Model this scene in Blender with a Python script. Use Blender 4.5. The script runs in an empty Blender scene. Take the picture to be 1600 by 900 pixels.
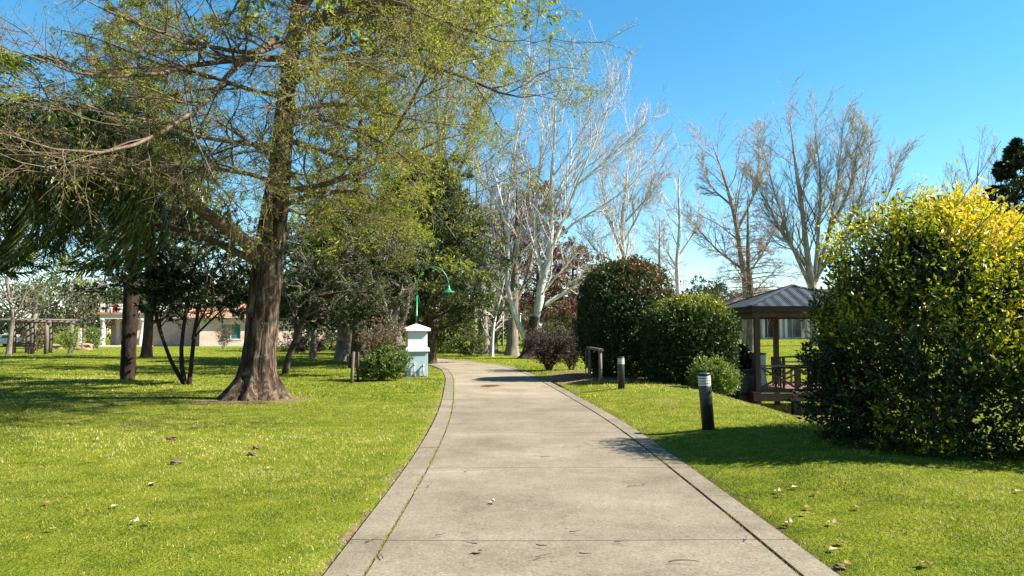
import bpy, math, random
import numpy as np
from mathutils import Vector, Matrix
rng = np.random.default_rng(11)
random.seed(5)
R = math.radians
C = bpy.context.scene.collection
S = bpy.context.scene

# ------------------------------------------------------------------ camera, sky, sun, exposure
F = 1150.0                       # focal length in pixels of a 1600 px wide picture
PITCH = math.atan(70 / F)
EYE = 1.6
cam = bpy.data.cameras.new('camera'); cam.sensor_width = 36; cam.lens = 36 * F / 1600
cam.clip_start = .05; cam.clip_end = 3000
co = bpy.data.objects.new('camera', cam); C.objects.link(co)
co.location = (0, 0, EYE); co.rotation_euler = (R(90) + PITCH, 0, 0)
S.camera = co
SUN_EL, SUN_AZ = R(43), R(93)     # azimuth clockwise from +Y: the sun stands to the right
w = bpy.data.worlds.new("World"); S.world = w; w.use_nodes = True
nt = w.node_tree; nt.nodes.clear()
sky = nt.nodes.new('ShaderNodeTexSky'); sky.sky_type = 'NISHITA'; sky.sun_disc = False
sky.sun_elevation = SUN_EL; sky.sun_rotation = SUN_AZ
sky.air_density = 1.0; sky.dust_density = 0.0; sky.ozone_density = 2.6; sky.altitude = 0
hs = nt.nodes.new('ShaderNodeHueSaturation'); hs.inputs['Saturation'].default_value = 1.3; hs.inputs['Hue'].default_value = .485
bg = nt.nodes.new('ShaderNodeBackground'); bg.inputs[1].default_value = 0.064
wo = nt.nodes.new('ShaderNodeOutputWorld')
nt.links.new(sky.outputs[0], hs.inputs['Color']); nt.links.new(hs.outputs[0], bg.inputs[0]); nt.links.new(bg.outputs[0], wo.inputs[0])
sl = bpy.data.lights.new('sun', 'SUN'); sl.energy = 5.0; sl.angle = R(.53); sl.color = (1, .955, .86)
so = bpy.data.objects.new('sun', sl); C.objects.link(so)
sd = Vector((math.sin(SUN_AZ) * math.cos(SUN_EL), math.cos(SUN_AZ) * math.cos(SUN_EL), math.sin(SUN_EL)))
so.rotation_euler = sd.to_track_quat('Z', 'Y').to_euler(); so.location = (30, 0, 40)
S.view_settings.view_transform = 'Standard'; S.view_settings.look = 'None'
S.view_settings.gamma = 1; S.view_settings.exposure = 1.8
S.render.engine = 'CYCLES'
S.cycles.max_bounces = 6; S.cycles.transmission_bounces = 4; S.cycles.transparent_max_bounces = 8

# ------------------------------------------------------------------ ground shape and pixel -> world
def sm(x, a, b):
    t = np.clip((np.asarray(x, float) - a) / (b - a), 0, 1); return t * t * (3 - 2 * t)
PC = np.array([(.45, -6), (.45, 3), (.44, 7), (.40, 10), (.30, 13), (.10, 16.5), (-.28, 21.6), (-.75, 27), (-1.55, 33), (-2.9, 38), (-4.9, 42.5), (-7.0, 47), (-8.6, 52), (-9.4, 58), (-9.8, 66), (-9.9, 78)])
def catmull(P, n):
    P = np.asarray(P, float); Q = np.vstack([2 * P[0] - P[1], P, 2 * P[-1] - P[-2]]); out = []
    for i in range(len(P) - 1):
        a, b, c, d = Q[i:i + 4]
        for t in np.linspace(0, 1, n, endpoint=False):
            out.append(.5 * ((2 * b) + (-a + c) * t + (2 * a - 5 * b + 4 * c - d) * t * t + (-a + 3 * b - 3 * c + d) * t ** 3))
    out.append(P[-1]); return np.array(out)
PCF = catmull(PC, 24)
def pcx(y): return np.interp(np.minimum(y, 33), PCF[:, 1], PCF[:, 0])
def terr(x, y):
    x = np.asarray(x, float); y = np.asarray(y, float)
    off = x - pcx(y)
    und = .035 * np.sin(x * .45 + 1.3) * np.sin(y * .33) + .012 * np.sin(x * 1.7 + y * .9) * np.sin(y * 1.3 - x * .4)
    z = und * sm(np.abs(off), 1.9, 4.5) * (1 - .5 * sm(y, 30, 60))
    z = z + .12 * sm(off, 1.8, 3.2) * (1 - sm(y, 26, 34))
    z = z - 1.0 * sm(x, 4.6, 8.0) * sm(y, 9, 13.5) * (1 - sm(y, 28, 46))
    z = z + 1.0 * sm(y, 40, 66) * sm(x, 9, 20)
    return z
ct, st = math.cos(PITCH), math.sin(PITCH)
def ray(px, py):
    X = px - 800.; Z = 450. - py
    return np.array([X, F * ct - Z * st, F * st + Z * ct])
def P(px, py, d):
    r = ray(px, py); return np.array([0, 0, EYE]) + r * (d / r[1])
def G(px, py):                    # where the line of sight meets the terrain
    r = ray(px, py); d = 3.
    while d < 160:
        p = np.array([0, 0, EYE]) + r * (d / r[1])
        if p[2] <= terr(p[0], p[1]): break
        d += .02 + d * .001
    return np.array([p[0], p[1], float(terr(p[0], p[1]))])
def at(px, d, dz=0):              # the ground point below pixel column px at distance d
    x = (px - 800.) / F * d * 1.0
    return np.array([x, d, float(terr(x, d)) + dz])

# ------------------------------------------------------------------ mesh helpers
def nrm(a): return a / np.maximum(np.linalg.norm(a, axis=-1, keepdims=True), 1e-9)
def mesh_np(name, V, Fs, mat, smooth=False, tint=None):
    V = np.ascontiguousarray(V, dtype=np.float32)
    if not isinstance(Fs, list): Fs = [Fs]
    Fs = [np.asarray(f, dtype=np.int32) for f in Fs if len(f)]
    me = bpy.data.meshes.new(name)
    me.vertices.add(len(V)); me.vertices.foreach_set('co', V.ravel())
    loops = np.concatenate([f.ravel() for f in Fs]); k = np.concatenate([np.full(len(f), f.shape[1]) for f in Fs])
    me.loops.add(len(loops)); me.loops.foreach_set('vertex_index', loops)
    me.polygons.add(len(k)); me.polygons.foreach_set('loop_start', np.concatenate([[0], np.cumsum(k)[:-1]]).astype(np.int32))
    me.polygons.foreach_set('use_smooth', np.full(len(k), bool(smooth)))
    me.update(calc_edges=True)
    if tint is not None:
        a = me.attributes.new('tint', 'FLOAT', 'FACE'); a.data.foreach_set('value', np.asarray(tint, dtype=np.float32))
    if mat: me.materials.append(mat)
    return me
def ob(name, me, parent=None, loc=None, kind=None, label=None, cat=None, group=None):
    o = bpy.data.objects.new(name, me); C.objects.link(o)
    if parent: o.parent = parent
    if loc is not None: o.location = loc
    if kind: o['kind'] = kind
    if label: o['label'] = label
    if cat: o['category'] = cat
    if group: o['group'] = group
    return o
def thing(name, label, cat, loc=(0, 0, 0), group=None, rz=0, me=None):
    o = ob(name, me, None, tuple(float(v) for v in loc), None, label, cat, group); o.rotation_euler = (0, 0, rz); return o
def part(name, parent, V, Fs, mat, smooth=False, tint=None, kind=None, label=None, root=None):
    root = root or parent                 # V in world axes; the root stands unrotated at its location
    V = np.asarray(V, float) - np.array(root.location)
    return ob(name, mesh_np(name, V, Fs, mat, smooth, tint), parent, None, kind, label)
class MB:                                 # collects boxes, tubes and prisms for one mesh
    def __init__(s): s.V = []; s.F = {}; s.n = 0
    def add(s, V, Fs):
        s.V.append(np.asarray(V, float))
        for f in Fs: s.F.setdefault(len(f), []).append([i + s.n for i in f])
        s.n += len(V); return s
    def box(s, c, d, rz=0, M=None, top=1.):
        x, y, z = np.array(d) / 2.
        V = np.array([(a * x * (top if e > 0 else 1), b * y * (top if e > 0 else 1), e * z) for e in (-1, 1) for a, b in ((-1, -1), (1, -1), (1, 1), (-1, 1))])
        if M is not None: V = V @ np.array(M).T
        if rz: V = V @ np.array([[math.cos(rz), math.sin(rz), 0], [-math.sin(rz), math.cos(rz), 0], [0, 0, 1]])
        return s.add(V + np.array(c), [(3, 2, 1, 0), (4, 5, 6, 7), (0, 1, 5, 4), (1, 2, 6, 5), (2, 3, 7, 6), (3, 0, 4, 7)])
    def bar(s, a, b, wd, th):             # a rectangular bar from a to b
        a = np.array(a, float); b = np.array(b, float); t = nrm(b - a)
        u = nrm(np.cross(t, (0, 0, 1.) if abs(t[2]) < .9 else (0, 1., 0))); v = np.cross(u, t)
        V = [p + u * wd / 2 * i + v * th / 2 * j for p in (a, b) for i, j in ((-1, -1), (1, -1), (1, 1), (-1, 1))]
        return s.add(V, [(0, 1, 2, 3), (7, 6, 5, 4), (0, 4, 5, 1), (1, 5, 6, 2), (2, 6, 7, 3), (3, 7, 4, 0)])
    def tube(s, pts, r, n=8, caps=True):
        pts = np.array(pts, float); r = np.broadcast_to(r, (len(pts),)); T = nrm(np.gradient(pts, axis=0))
        ref = np.array((0, 0, 1.)) if abs(T.mean(0)[2]) < .8 else np.array((1., .1, 0)); V = []
        for p, t, q in zip(pts, T, r):
            u = nrm(np.cross(t, ref)); v = np.cross(t, u)
            V += [p + q * (math.cos(k) * u + math.sin(k) * v) for k in np.arange(n) * 2 * math.pi / n]
        Fs = [(i * n + k, i * n + (k + 1) % n, (i + 1) * n + (k + 1) % n, (i + 1) * n + k) for i in range(len(pts) - 1) for k in range(n)]
        if caps: Fs += [tuple(range(n))[::-1], tuple((len(pts) - 1) * n + k for k in range(n))]
        return s.add(V, Fs)
    def lathe(s, prof, c=(0, 0, 0), n=16, M=None):
        V = [(q * math.cos(k), q * math.sin(k), z) for q, z in prof for k in np.arange(n) * 2 * math.pi / n]
        V = np.array(V)
        if M is not None: V = V @ np.array(M).T
        m = len(prof)
        Fs = [(i * n + k, i * n + (k + 1) % n, (i + 1) * n + (k + 1) % n, (i + 1) * n + k) for i in range(m - 1) for k in range(n)]
        Fs += [tuple(range(n))[::-1], tuple((m - 1) * n + k for k in range(n))]
        return s.add(V + np.array(c), Fs)
    def mesh(s, name, mat, smooth=False):
        return mesh_np(name, np.vstack(s.V), [np.array(f) for f in s.F.values()], mat, smooth)
    def part(s, name, parent, mat, smooth=False, label=None, kind=None, bevel=0):
        o = ob(name, s.mesh(name, mat, smooth), parent, None, kind, label)
        if bevel:
            b = o.modifiers.new('bevel', 'BEVEL'); b.width = bevel; b.segments = 2; b.limit_method = 'ANGLE'
        return o

# ------------------------------------------------------------------ materials
def nmat(name):
    m = bpy.data.materials.new(name); m.use_nodes = True; t = m.node_tree; t.nodes.clear()
    o = t.nodes.new('ShaderNodeOutputMaterial'); b = t.nodes.new('ShaderNodeBsdfPrincipled'); t.links.new(b.outputs[0], o.inputs[0])
    return m, t, b, o
def N(t, ty, **k):
    n = t.nodes.new('ShaderNode' + ty)
    for a, v in k.items():
        if a in n.inputs: n.inputs[a].default_value = v
        else: setattr(n, a, v)
    return n
def ramp(t, stops, fac):
    r = t.nodes.new('ShaderNodeValToRGB'); e = r.color_ramp.elements
    while len(e) < len(stops): e.new(.5)
    for i, (p, c) in enumerate(stops): e[i].position = p; e[i].color = (*c, 1)
    t.links.new(fac, r.inputs[0]); return r.outputs[0]
def coords(t, scale=(1, 1, 1), kind='Object'):
    c = N(t, 'TexCoord'); m = N(t, 'Mapping'); m.inputs['Scale'].default_value = scale
    t.links.new(c.outputs[kind], m.inputs[0]); return m.outputs[0]
def noise(t, vec, scale, detail=4, rough=.55, dist=0):
    n = N(t, 'TexNoise', Scale=scale, Detail=detail, Roughness=rough, Distortion=dist); t.links.new(vec, n.inputs['Vector']); return n.outputs['Fac']
def mixc(t, f, a, b, mode='MIX'):
    m = t.nodes.new('ShaderNodeMix'); m.data_type = 'RGBA'; m.blend_type = mode
    for s, v in ((m.inputs[0], f), (m.inputs[6], a), (m.inputs[7], b)):
        if isinstance(v, (int, float)): s.default_value = v
        elif isinstance(v, tuple): s.default_value = (*v, 1)
        else: t.links.new(v, s)
    return m.outputs[2]
def bump(t, b, h, strength=.5, dist=.02):
    n = N(t, 'Bump', Strength=strength, Distance=dist); t.links.new(h, n.inputs['Height']); t.links.new(n.outputs[0], b.inputs['Normal'])
def leaf_mat(name, stops, rough=.5, trans=.35, tcol=None, spec=.4):
    m, t, b, o = nmat(name)
    a = N(t, 'Attribute'); a.attribute_name = 'tint'
    c = ramp(t, stops, a.outputs['Fac']); t.links.new(c, b.inputs['Base Color'])
    b.inputs['Roughness'].default_value = rough; b.inputs['Specular IOR Level'].default_value = spec
    tr = N(t, 'BsdfTranslucent'); mc = mixc(t, 1., c, tcol or (1.3, 1.35, .55), 'MULTIPLY'); t.links.new(mc, tr.inputs[0])
    mx = N(t, 'MixShader'); mx.inputs[0].default_value = trans
    t.links.new(b.outputs[0], mx.inputs[1]); t.links.new(tr.outputs[0], mx.inputs[2]); t.links.new(mx.outputs[0], o.inputs[0])
    return m
def surf(name, stops, scale=8, rough=.8, bst=.3, bd=.01, stretch=(1, 1, 1), detail=6, metal=0, fine=None, spec=.4):
    m, t, b, o = nmat(name); v = coords(t, stretch); f = noise(t, v, scale, detail, .6)
    c = ramp(t, stops, f)
    if fine:
        f2 = noise(t, v, scale * fine, 3); c = mixc(t, .55, c, ramp(t, [(.3, (.55, .55, .55)), (.7, (1, 1, 1))], f2), 'MULTIPLY')
    t.links.new(c, b.inputs['Base Color']); b.inputs['Roughness'].default_value = rough; b.inputs['Metallic'].default_value = metal
    b.inputs['Specular IOR Level'].default_value = spec
    if bst: bump(t, b, f, bst, bd)
    return m
def bark(name, stops, scale=9, zs=.16, bst=1., bd=.05, moss=None):
    m, t, b, o = nmat(name); v = coords(t, (1, 1, zs)); f = noise(t, v, scale, 8, .68, .6); v2 = coords(t, (1, 1, 1)); g = noise(t, v2, 1.4, 4)
    c = ramp(t, stops, f)
    c = mixc(t, .7, c, ramp(t, [(.35, (.62, .6, .58)), (.65, (1.15, 1.1, 1.05))], g), 'MULTIPLY')
    if moss:
        h = noise(t, v2, 3.1, 5, .7); c = mixc(t, ramp(t, [(.56, (0, 0, 0)), (.66, (1, 1, 1))], h), c, moss)
    t.links.new(c, b.inputs['Base Color']); b.inputs['Roughness'].default_value = .92; b.inputs['Specular IOR Level'].default_value = .15
    bump(t, b, f, bst, bd); return m

M_BARK = bark('bark_cypress', [(.34, (0.0109, 0.00702, 0.00468)), (.49, (0.0484, 0.0312, 0.0211)), (.6, (0.148, 0.105, 0.0733)), (.76, (0.281, 0.218, 0.164))], 9, .2, 1., .07, (.13, .12, .085))
M_BRANCH = bark('bark_cypress_branch', [(.3, (0.0504, 0.0324, 0.0238)), (.55, (0.158, 0.115, 0.0864)), (.75, (0.324, 0.274, 0.216))], 22, .5, .6, .01)
M_DARKBARK = bark('bark_dark', [(.3, (.02, .014, .01)), (.55, (.07, .05, .035)), (.75, (.15, .11, .08))], 12, .2, .8, .03)
M_GREYBARK = bark('bark_grey', [(.3, (.09, .075, .06)), (.55, (.2, .17, .14)), (.75, (.33, .29, .25))], 12, .2, .8, .03)
M_WHITE = bark('bark_plane_white', [(.28, (0.192, 0.168, 0.134)), (.42, (0.48, 0.451, 0.403)), (.6, (0.653, 0.634, 0.595)), (.8, (0.71, 0.691, 0.662))], 5, .5, .4, .02)
M_PALEBARK = bark('bark_pale', [(.3, (.16, .13, .1)), (.5, (.32, .27, .22)), (.75, (.48, .43, .37))], 8, .3, .5, .02)
M_TWIG = bark('bark_twig_grey', [(.3, (0.221, 0.17, 0.136)), (.7, (0.425, 0.357, 0.297))], 10, .5, .2, .01)
M_TWIGW = bark('bark_twig_white', [(.3, (0.213, 0.18, 0.148)), (.7, (0.426, 0.385, 0.336))], 10, .5, .2, .01)
M_TWIGR = bark('bark_twig_red', [(.3, (0.108, 0.0648, 0.0468)), (.7, (0.259, 0.187, 0.144))], 10, .5, .2, .01)
M_PALM = bark('bark_palm', [(.3, (.1, .085, .07)), (.5, (.2, .175, .15)), (.75, (.36, .33, .29))], 6, 2.2, .6, .02)
M_WOOD = surf('wood_weathered', [(.3, (0.072, 0.054, 0.0396)), (.55, (0.137, 0.108, 0.0828)), (.75, (0.216, 0.18, 0.144))], 14, .85, .5, .01, (1, 1, .12))
M_REDWOOD = surf('wood_red_stained', [(.3, (.028, .01, .007)), (.55, (.062, .023, .016)), (.78, (.105, .045, .032))], 9, .6, .4, .006, (1, 1, .3))
M_PLANK = surf('wood_deck', [(.3, (.1, .045, .03)), (.55, (.19, .09, .065)), (.75, (.28, .16, .12))], 7, .65, .4, .006, (.3, 1, 1))
M_DARKWOOD = surf('wood_dark', [(.3, (.01, .006, .005)), (.7, (.032, .019, .014))], 10, .6, .3, .006, (1, 1, .3))
M_BLACK = surf('black_paint', [(.35, (.012, .013, .015)), (.6, (.022, .024, .027)), (.8, (.06, .06, .055))], 9, .42, .15, .003, fine=5)
M_LOUVRE = surf('cream_louvre', [(.3, (0.432, 0.41, 0.346)), (.7, (0.54, 0.526, 0.461))], 18, .5, .1)
M_GREEN = surf('green_paint', [(.3, (.008, .14, .06)), (.7, (.012, .22, .1))], 12, .35, .1)
M_BIN = surf('bin_green_plastic', [(.3, (.004, .02, .014)), (.7, (.008, .036, .024))], 8, .45, .1)
M_PILLAR = surf('pillar_paint_white', [(.25, (.52, .54, .52)), (.45, (.72, .74, .72)), (.7, (.8, .8, .78))], 4, .7, .15, .004, fine=9)
M_PILLARB = surf('pillar_pale_blue', [(.25, (0.259, 0.36, 0.382)), (.45, (0.36, 0.475, 0.504)), (.7, (0.403, 0.518, 0.547))], 4, .7, .15, .004, fine=9)  # bluer, darker tone for the base and the neck moulding
M_PIPE = surf('pipe_white', [(.3, (0.36, 0.374, 0.36)), (.7, (0.504, 0.504, 0.475))], 20, .4, .1)
M_ROOFM = surf('roof_corrugated_metal', [(.3, (0.0389, 0.041, 0.0454)), (.5, (0.0648, 0.069, 0.0756)), (.75, (0.104, 0.108, 0.116))], 3, .5, .1, .01, metal=.35, fine=8)
M_PINK = surf('render_pink', [(.3, (.6, .37, .28)), (.5, (.72, .48, .38)), (.7, (.78, .57, .48))], 1.2, .9, .2, .02, fine=6)
M_PINKW = surf('trim_pale_pink', [(.3, (0.475, 0.396, 0.36)), (.7, (0.547, 0.49, 0.454))], 3, .8, .1)
M_TERRA = surf('tile_terracotta', [(.3, (0.216, 0.0792, 0.0432)), (.5, (0.346, 0.151, 0.0864)), (.72, (0.446, 0.245, 0.151))], 2.2, .85, .3, .02, fine=6)
M_TILEDK = surf('tile_dark', [(.3, (.05, .045, .04)), (.7, (.12, .105, .095))], 2.2, .85, .3, .02, fine=6)
M_CREAM = surf('render_cream', [(.3, (0.446, 0.418, 0.302)), (.7, (0.547, 0.518, 0.403))], 1.5, .9, .1, .02)
M_HWHITE = surf('house_white', [(.3, (0.49, 0.49, 0.475)), (.7, (0.562, 0.562, 0.547))], 1.5, .8, .1)
M_REDPANEL = surf('red_panel', [(.3, (.3, .03, .02)), (.7, (.42, .06, .04))], 3, .6, .1)
M_STONE = surf('stone_tan', [(.3, (0.18, 0.122, 0.072)), (.7, (0.324, 0.23, 0.144))], 6, .9, .5, .03)
M_SOILD = surf('soil_dark', [(.3, (.05, .035, .022)), (.55, (.11, .08, .05)), (.75, (.2, .15, .1))], 16, 1, .8, .02, fine=5)
M_LUMP = surf('soil_lump', [(.3, (.06, .035, .02)), (.55, (.15, .095, .055)), (.75, (.26, .18, .12))], 40, 1, .8, .01, fine=4)
M_DRYLEAF = leaf_mat('dry_leaf', [(0, (.1, .04, .02)), (.4, (.24, .12, .06)), (.75, (.4, .27, .16)), (1, (.55, .48, .38))], .7, .15, (1, .8, .6))
M_STICK = surf('stick_brown', [(.3, (.05, .03, .02)), (.7, (.14, .09, .06))], 30, .9, .3)
def glass_mat(name, col, rough=.25):
    m, t, b, o = nmat(name); v = coords(t); f = noise(t, v, .9, 3)
    t.links.new(ramp(t, [(.35, tuple(c * .5 for c in col)), (.65, col)], f), b.inputs['Base Color'])
    b.inputs['Roughness'].default_value = rough; b.inputs['Specular IOR Level'].default_value = .5; return m
M_GALV = surf('panel_grey', [(.3, (.3, .31, .31)), (.7, (.4, .41, .41))], 6, .6, .1)
M_TEAL = glass_mat('glass_teal', (.03, .16, .15)); M_GLASS = glass_mat('glass_dark', (.012, .018, .028)); M_GLASSG = glass_mat('glass_grey', (.13, .17, .17))

def lawn_material():
    m, t, b, o = nmat('lawn_turf'); v = coords(t)
    n1 = noise(t, v, .35, 5, .6); n2 = noise(t, v, 2.2, 5, .65); n3 = noise(t, v, 28, 4, .7)
    c = ramp(t, [(.25, (.06, .085, .007)), (.45, (.12, .15, .011)), (.6, (.17, .185, .018)), (.78, (.24, .21, .05))], n2)
    c = mixc(t, .6, c, ramp(t, [(.3, (.72, .85, .7)), (.7, (1.25, 1.12, 1.1))], n1), 'MULTIPLY')
    c = mixc(t, .75, c, ramp(t, [(.3, (.35, .38, .3)), (.5, (.85, .85, .8)), (.7, (1.35, 1.3, 1.1))], n3), 'MULTIPLY')
    a = N(t, 'Attribute'); a.attribute_name = 'soil'
    s = N(t, 'Math', operation='MULTIPLY_ADD'); t.links.new(noise(t, v, 5, 6, .7), s.inputs[0]); s.inputs[1].default_value = .9; t.links.new(a.outputs['Fac'], s.inputs[2])
    k = ramp(t, [(.86, (0, 0, 0)), (1.0, (1, 1, 1))], s.outputs[0])
    so_ = ramp(t, [(.3, (.07, .045, .028)), (.5, (.16, .105, .065)), (.7, (.29, .2, .13))], noise(t, v, 18, 5, .7))
    t.links.new(mixc(t, k, c, so_), b.inputs['Base Color']); b.inputs['Roughness'].default_value = 1; b.inputs['Specular IOR Level'].default_value = .05
    bump(t, b, n3, 1., .05); return m
def concrete_material(name, base=1.0):
    m, t, b, o = nmat(name); v = coords(t, kind='Object')
    n1 = noise(t, v, .8, 6, .62); n2 = noise(t, v, 5, 6, .65); n3 = noise(t, v, 45, 5, .75)
    c = ramp(t, [(.28, (.115, .092, .065)), (.45, (.152, .125, .09)), (.58, (.178, .148, .109)), (.75, (.22, .187, .144))], n1)
    c = mixc(t, .6, c, ramp(t, [(.3, (.78, .76, .72)), (.52, (1, 1, 1)), (.72, (1.12, 1.12, 1.1))], n2), 'MULTIPLY')
    c = mixc(t, .9, c, ramp(t, [(.32, (.35, .32, .28)), (.45, (.93, .92, .9)), (.56, (1.05, 1.05, 1.04)), (.68, (1.6, 1.58, 1.5))], n3), 'MULTIPLY')
    st_ = noise(t, coords(t, (.25, 1.2, 1)), 1.5, 6, .7, .8)
    c = mixc(t, ramp(t, [(.62, (0, 0, 0)), (.74, (.5, .5, .5))], st_), c, (.3, .275, .23))
    ms = noise(t, v, 2.6, 8, .75, .4)
    c = mixc(t, ramp(t, [(.6, (0, 0, 0)), (.72, (.4, .4, .4))], ms), c, (.11, .12, .035))
    cv = N(t, 'VectorMath', operation='ADD'); nn_ = N(t, 'TexNoise', Scale=2.5, Detail=5.); t.links.new(v, nn_.inputs['Vector']); t.links.new(nn_.outputs['Color'], cv.inputs[0]); t.links.new(v, cv.inputs[1])
    ck = N(t, 'TexVoronoi', Scale=.33, feature='DISTANCE_TO_EDGE'); t.links.new(cv.outputs[0], ck.inputs['Vector'])
    c = mixc(t, ramp(t, [(0, (.55, .55, .55)), (.0035, (0, 0, 0))], ck.outputs['Distance']), c, (.07, .055, .04))
    sp = N(t, 'TexVoronoi', Scale=24.); t.links.new(v, sp.inputs['Vector'])
    c = mixc(t, ramp(t, [(.035, (.85, .85, .85)), (.08, (0, 0, 0))], sp.outputs['Distance']), c, (.06, .045, .03))
    a = N(t, 'Attribute'); a.attribute_name = 'tint'
    c = mixc(t, 1., c, ramp(t, [(0, (.8, .8, .8)), (.5, (1, 1, 1)), (1, (1.35, 1.33, 1.28))], a.outputs['Fac']), 'MULTIPLY')
    t.links.new(c, b.inputs['Base Color']); b.inputs['Roughness'].default_value = .93; b.inputs['Specular IOR Level'].default_value = .2
    bump(t, b, n3, .5, .004); return m
M_LAWN = lawn_material(); M_CONC = concrete_material('concrete')
M_GRASS = leaf_mat('grass_blade', [(0, (.03, .05, .004)), (.25, (.085, .12, .009)), (.55, (.25, .25, .03)), (.82, (.41, .365, .09)), (1, (.5, .4, .2))], .55, .35, (1.1, 1.2, .5), .3)
M_FEATHER = leaf_mat('foliage_cypress', [(0, (.05, .07, .008)), (.5, (.19, .215, .018)), (1, (.42, .4, .05))], .6, .42)
M_PINE = leaf_mat('foliage_pine', [(0, (.008, .017, .005)), (.5, (.036, .055, .01)), (1, (.16, .175, .026))], .6, .25)
M_OLIVE = leaf_mat('foliage_olive', [(0, (.018, .028, .011)), (.5, (.052, .066, .025)), (1, (.12, .128, .05))], .5, .3)
M_DARKLEAF = leaf_mat('foliage_dark', [(0, (.005, .012, .004)), (.6, (.018, .032, .009)), (1, (.06, .07, .02))], .4, .2)
M_FROND = leaf_mat('foliage_palm', [(0, (.008, .02, .005)), (.5, (.035, .06, .01)), (1, (.24, .25, .05))], .35, .35, spec=.5)
M_GREENLEAF = leaf_mat('foliage_green', [(0, (.03, .06, .012)), (.5, (.08, .13, .02)), (1, (.17, .21, .04))], .5, .3)
M_BRIGHT = leaf_mat('foliage_bright', [(0, (.06, .1, .012)), (.5, (.16, .22, .02)), (1, (.32, .35, .05))], .45, .35)
M_RUST = leaf_mat('foliage_rust', [(0, (.08, .045, .025)), (.5, (.19, .1, .055)), (1, (.32, .18, .1))], .7, .3, (1.2, .9, .6))
M_BROWN = leaf_mat('foliage_brown', [(0, (.06, .045, .025)), (.5, (.15, .11, .06)), (1, (.26, .2, .12))], .7, .3, (1.1, .95, .7))
M_BUSH = leaf_mat('foliage_big_bush', [(0, (.006, .014, .004)), (.38, (.022, .044, .007)), (.54, (.16, .19, .012)), (.8, (.5, .44, .025)), (1, (.66, .42, .06))], .42, .3, spec=.35)  # bush greens, with sunlit leaves brightened and shaded ones darkened in the colour
M_HEDGE = leaf_mat('foliage_hedge', [(0, (.01, .02, .007)), (.5, (.028, .05, .012)), (.8, (.06, .085, .02)), (.93, (.11, .1, .03)), (1, (.24, .03, .02))], .45, .18, spec=.3)
M_HEDGE2 = leaf_mat('foliage_hedge_yellow', [(0, (0.0096, 0.0208, 0.0064)), (.5, (0.028, 0.052, 0.0096)), (.8, (0.08, 0.112, 0.016)), (1, (0.272, 0.256, 0.04))], .45, .22, spec=.3)
M_REDLEAF = leaf_mat('foliage_dark_red', [(0, (.02, .014, .009)), (.6, (.05, .033, .02)), (1, (.11, .075, .05))], .6, .2, (1.1, .8, .6))

# ------------------------------------------------------------------ branches and leaves (all levels grown at once)
def resample(poly, m):
    Q = catmull(poly, 10); s = np.concatenate([[0], np.cumsum(np.linalg.norm(np.diff(Q[:, :3], axis=0), axis=1))])
    u = np.linspace(0, s[-1], m); return np.stack([np.interp(u, s, Q[:, i]) for i in range(Q.shape[1])], 1), s[-1]
def limbs(lst, m=11):                     # lst of (points, r0, r1) -> stacked arrays
    A, Rr, L = [], [], []
    for pts, r0, r1 in lst:
        q, l = resample(np.array(pts), m); A.append(q); L.append(l); Rr.append(r0 + (r1 - r0) * np.linspace(0, 1, m) ** .8)
    return [np.array(A), np.array(Rr), np.array(L)]
def kids(par, k, t=(.15, 1), ang=(35, 65), lr=(.3, .5), shape=.5, rr=.55, n=5, wander=.15, trop=(0, 0, .08), rtip=.004, rmax=9, flat=1., side=None, curl=0):
    Pp, Rp, Lp = par; B, m, _ = Pp.shape; idx = np.repeat(np.arange(B), k); K = len(idx)
    tt = t[0] + (t[1] - t[0]) * ((np.tile(np.arange(k), B) + rng.random(K)) / k)
    f = tt * (m - 1) - 1e-6; i = np.clip(f.astype(int), 0, m - 2); wgt = (f - i)[:, None]
    s0 = Pp[idx, i] * (1 - wgt) + Pp[idx, i + 1] * wgt; tan = nrm(Pp[idx, i + 1] - Pp[idx, i])
    rv = rng.normal(size=(K, 3)); rv[:, 2] *= flat
    per = rv - (rv * tan).sum(1, keepdims=True) * tan; per = nrm(per)
    if flat < 1: per[:, 2] *= flat; per = nrm(per)
    a = np.radians(rng.uniform(ang[0], ang[1], K))[:, None]
    d = nrm(np.cos(a) * tan + np.sin(a) * per)
    if side is not None: d = nrm(d + np.array(side))
    L = Lp[idx] * rng.uniform(lr[0], lr[1], K) * (1 - shape * tt)
    r0 = np.minimum(((Rp[idx, i] * (1 - wgt[:, 0]) + Rp[idx, i + 1] * wgt[:, 0])) * rr, rmax); r0 = np.maximum(r0, rtip)
    pts = np.empty((K, n + 1, 3)); pts[:, 0] = s0; tr = np.array(trop); cv = rng.normal(size=(K, 3)) * curl
    for j in range(n):
        d = nrm(d + rng.normal(size=(K, 3)) * wander + tr + cv); pts[:, j + 1] = pts[:, j] + d * (L / n)[:, None]
    rad = r0[:, None] + (rtip - r0)[:, None] * np.linspace(0, 1, n + 1)[None]
    return [pts, rad, L]
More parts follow.
